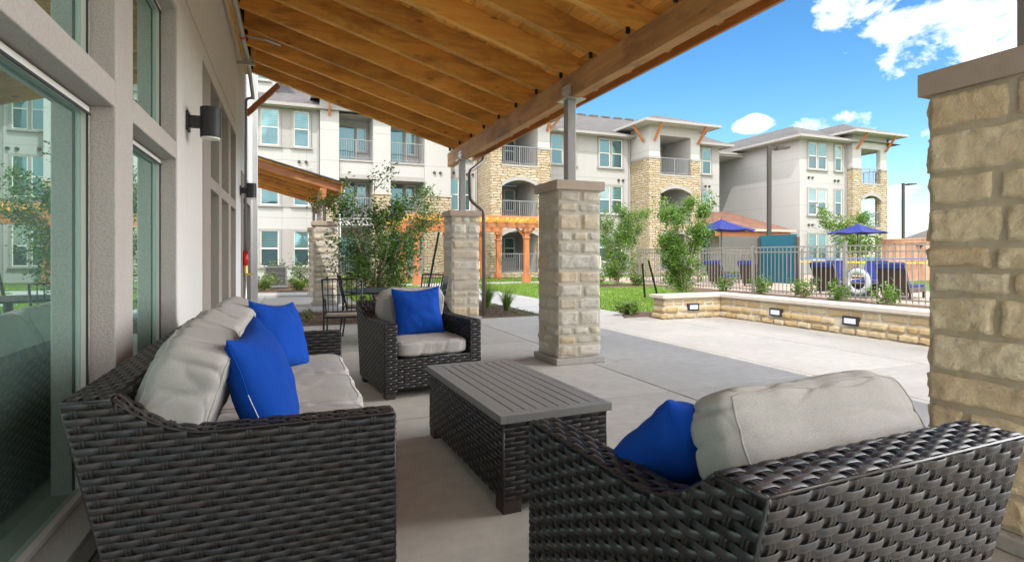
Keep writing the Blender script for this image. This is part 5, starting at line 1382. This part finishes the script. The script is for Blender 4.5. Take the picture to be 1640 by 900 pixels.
tree('young_tree', 12.36, 19.4, 3.35, 1.25, 7, 14000, .078, 'young green tree in a mulch ring right of the middle pillar', 'leaf_bright', 33, .08, None, .12, 8)
tree('young_tree', 10.2, 12.7, 3.15, 1.0, 7, 17000, .066, 'bright green young tree behind the corner of the seat wall', 'leaf_bright', 41, .1, None, .095, 8)
tree('young_tree', 33.5, 24.8, 4.2, 2.1, 5, 4500, .16, 'rounded green tree in front of the far wing tower', 'leaf_bright', 47, .35, None, .2, 7)
tree('young_tree', 52, 30, 3.8, 2.0, 4, 2500, .18, 'small green tree at the far right behind the cedar fence', 'leaf_bright', 49, .3, None, .25, 6)
def stake(x, y, dx, h, label):
    e = empty('tree_stake', (x, y, 0), 0, label, 'stake'); b = MB(); b.bar((0, 0, -.05), (dx, 0, h), .04, .04); b.build('pole', 'black_iron', e)
stake(2.70, 12.0, .35, 1.75, 'dark slanted stake beside the bushy tree')
stake(9.6, 13.6, -.1, 1.0, 'dark stake left of the bright young tree, upright one')
stake(9.85, 13.3, -.35, 1.1, 'dark stake left of the bright young tree, slanted one')
def shrub(x, y, w_, h, n, size, label, m='leaf_shrub', seed=1, group='small shrubs in mulch', name='shrub'):
    e = empty(name, (x, y, 0), 0, label, 'shrub', group); rr = np.random.default_rng(seed); b = MB(); pts = []
    for k in range(12):
        a = rr.uniform(0, 2*PI); q = w_*rr.uniform(.15, .5); top = (q*math.cos(a), q*math.sin(a), h*rr.uniform(.5, 1)); b.tube([(0, 0, 0), (top[0]*.5, top[1]*.5, top[2]*.6), top], [.008, .006, .003], 4)
        for t in (.35, .55, .75, .9, 1): pts.append((top[0]*t, top[1]*t, top[2]*t))
    b.build('stem', 'bark', e, fix=False); vs, tt = leaves(pts, n, size, min(w_, h)*.13, rr); leafobj(vs, tt, m, e)
for i, (x, y, lab) in enumerate(((13.55, 14.7, 'small shrub before the fence left of the teal screen'), (13.5, 13.1, 'small shrub before the fence right under the teal screen'), (13.6, 11.6, 'small shrub before the fence left of the life ring'),
                  (13.5, 10.45, 'small shrub before the fence under the life ring'), (13.5, 9.25, 'small shrub before the fence nearest the right pillar'), (13.6, 17.0, 'small shrub before the fence behind the bright young tree'))):
    shrub(x, y, .75, .55, 420, .085, lab, 'leaf_bright', 60+i)
for i, (x, y, w_, h, lab) in enumerate(((.45, 23.4, 1.2, 1.1, 'dark green shrub right of the condenser'), (1.0, 22.2, .9, .7, 'low dark shrub by the entry pillar'), (-.9, 21.2, 1.2, .6, 'pale spreading shrub in front of the condenser'), (.3, 21.0, .7, .45, 'small light green shrub on the mulch'), (-.6, 24.5, 1.0, 1.0, 'dark shrub behind the condenser'), (1.9, 20.8, .9, .6, 'low shrub behind the bushy tree'), (11.3, 19.2, .8, .6, 'pale low shrub in the mulch ring'), (13.1, 19.0, .9, .6, 'low green shrub at the fence corner'), (6.5, 9.75, .6, .25, 'small dry plant behind the seat wall end'))):
    shrub(x, y, w_, h, 700, .09, lab, 'leaf_dark' if 'dark' in lab else 'leaf_shrub', 80+i)
shrub(.35, 10.9, .25, .3, 60, .07, 'tiny green sprout in the mulch by the sofa end', 'leaf_bright', 99)
def grass_clump(x, y, h, n, label, seed):
    e = empty('ornamental_grass', (x, y, 0), 0, label, 'grass clump', 'ornamental grass clumps beside the path'); rr = np.random.default_rng(seed); b = MB()
    for k in range(n):
        a = rr.uniform(0, 2*PI); L_ = h*rr.uniform(.6, 1.1); out = rr.uniform(.1, .75)*L_; w_ = .006; sx_, sy_ = -math.sin(a)*w_, math.cos(a)*w_; bx, by = .06*math.cos(a)*rr.random(), .06*math.sin(a)*rr.random()
        vs = []
        for q in range(5):
            t = q/4; r_ = out*t**1.9; z = L_*(t-.28*t**3*out/L_*1.6); k2 = 1-t*.85; vs += [(bx+math.cos(a)*r_-sx_*k2, by+math.sin(a)*r_-sy_*k2, z), (bx+math.cos(a)*r_+sx_*k2, by+math.sin(a)*r_+sy_*k2, z)]
        b.add(vs, [(2*q, 2*q+1, 2*q+3, 2*q+2) for q in range(4)], float(rr.random()))
    b.build('blades', 'blade', e, fix=False)
grass_clump(4.25, 12.2, .75, 330, 'tall green grass clump just right of the far pillar', 1)
grass_clump(4.42, 11.4, .62, 260, 'green grass clump beside the path, nearest the middle pillar', 2)
grass_clump(4.0, 13.2, .85, 380, 'bright grass clump at the pillar, farthest of the clumps', 3)
# mulch chips (stuff)
b = MB(); rr = random.Random(4)
for k in range(5200):
    if k % 3: x, y = rr.uniform(-.7, 4.8), rr.uniform(10.4, 12.5)
    else: x, y = rr.uniform(1.7, 4.8), rr.uniform(12.5, 14.8)
    a = rr.uniform(0, PI); L_ = rr.uniform(.015, .05); z = .02+rr.uniform(0, .025); q = rr.uniform(-.3, .3)
    b.bar((x, y, z), (x+math.cos(a)*L_, y+math.sin(a)*L_, z+q*L_), .012, .006, tint=rr.random())
tag(b.build('mulch_chips', 'mulch', fix=False), 'brown shredded bark mulch in the planting bed', 'mulch', kind='stuff')
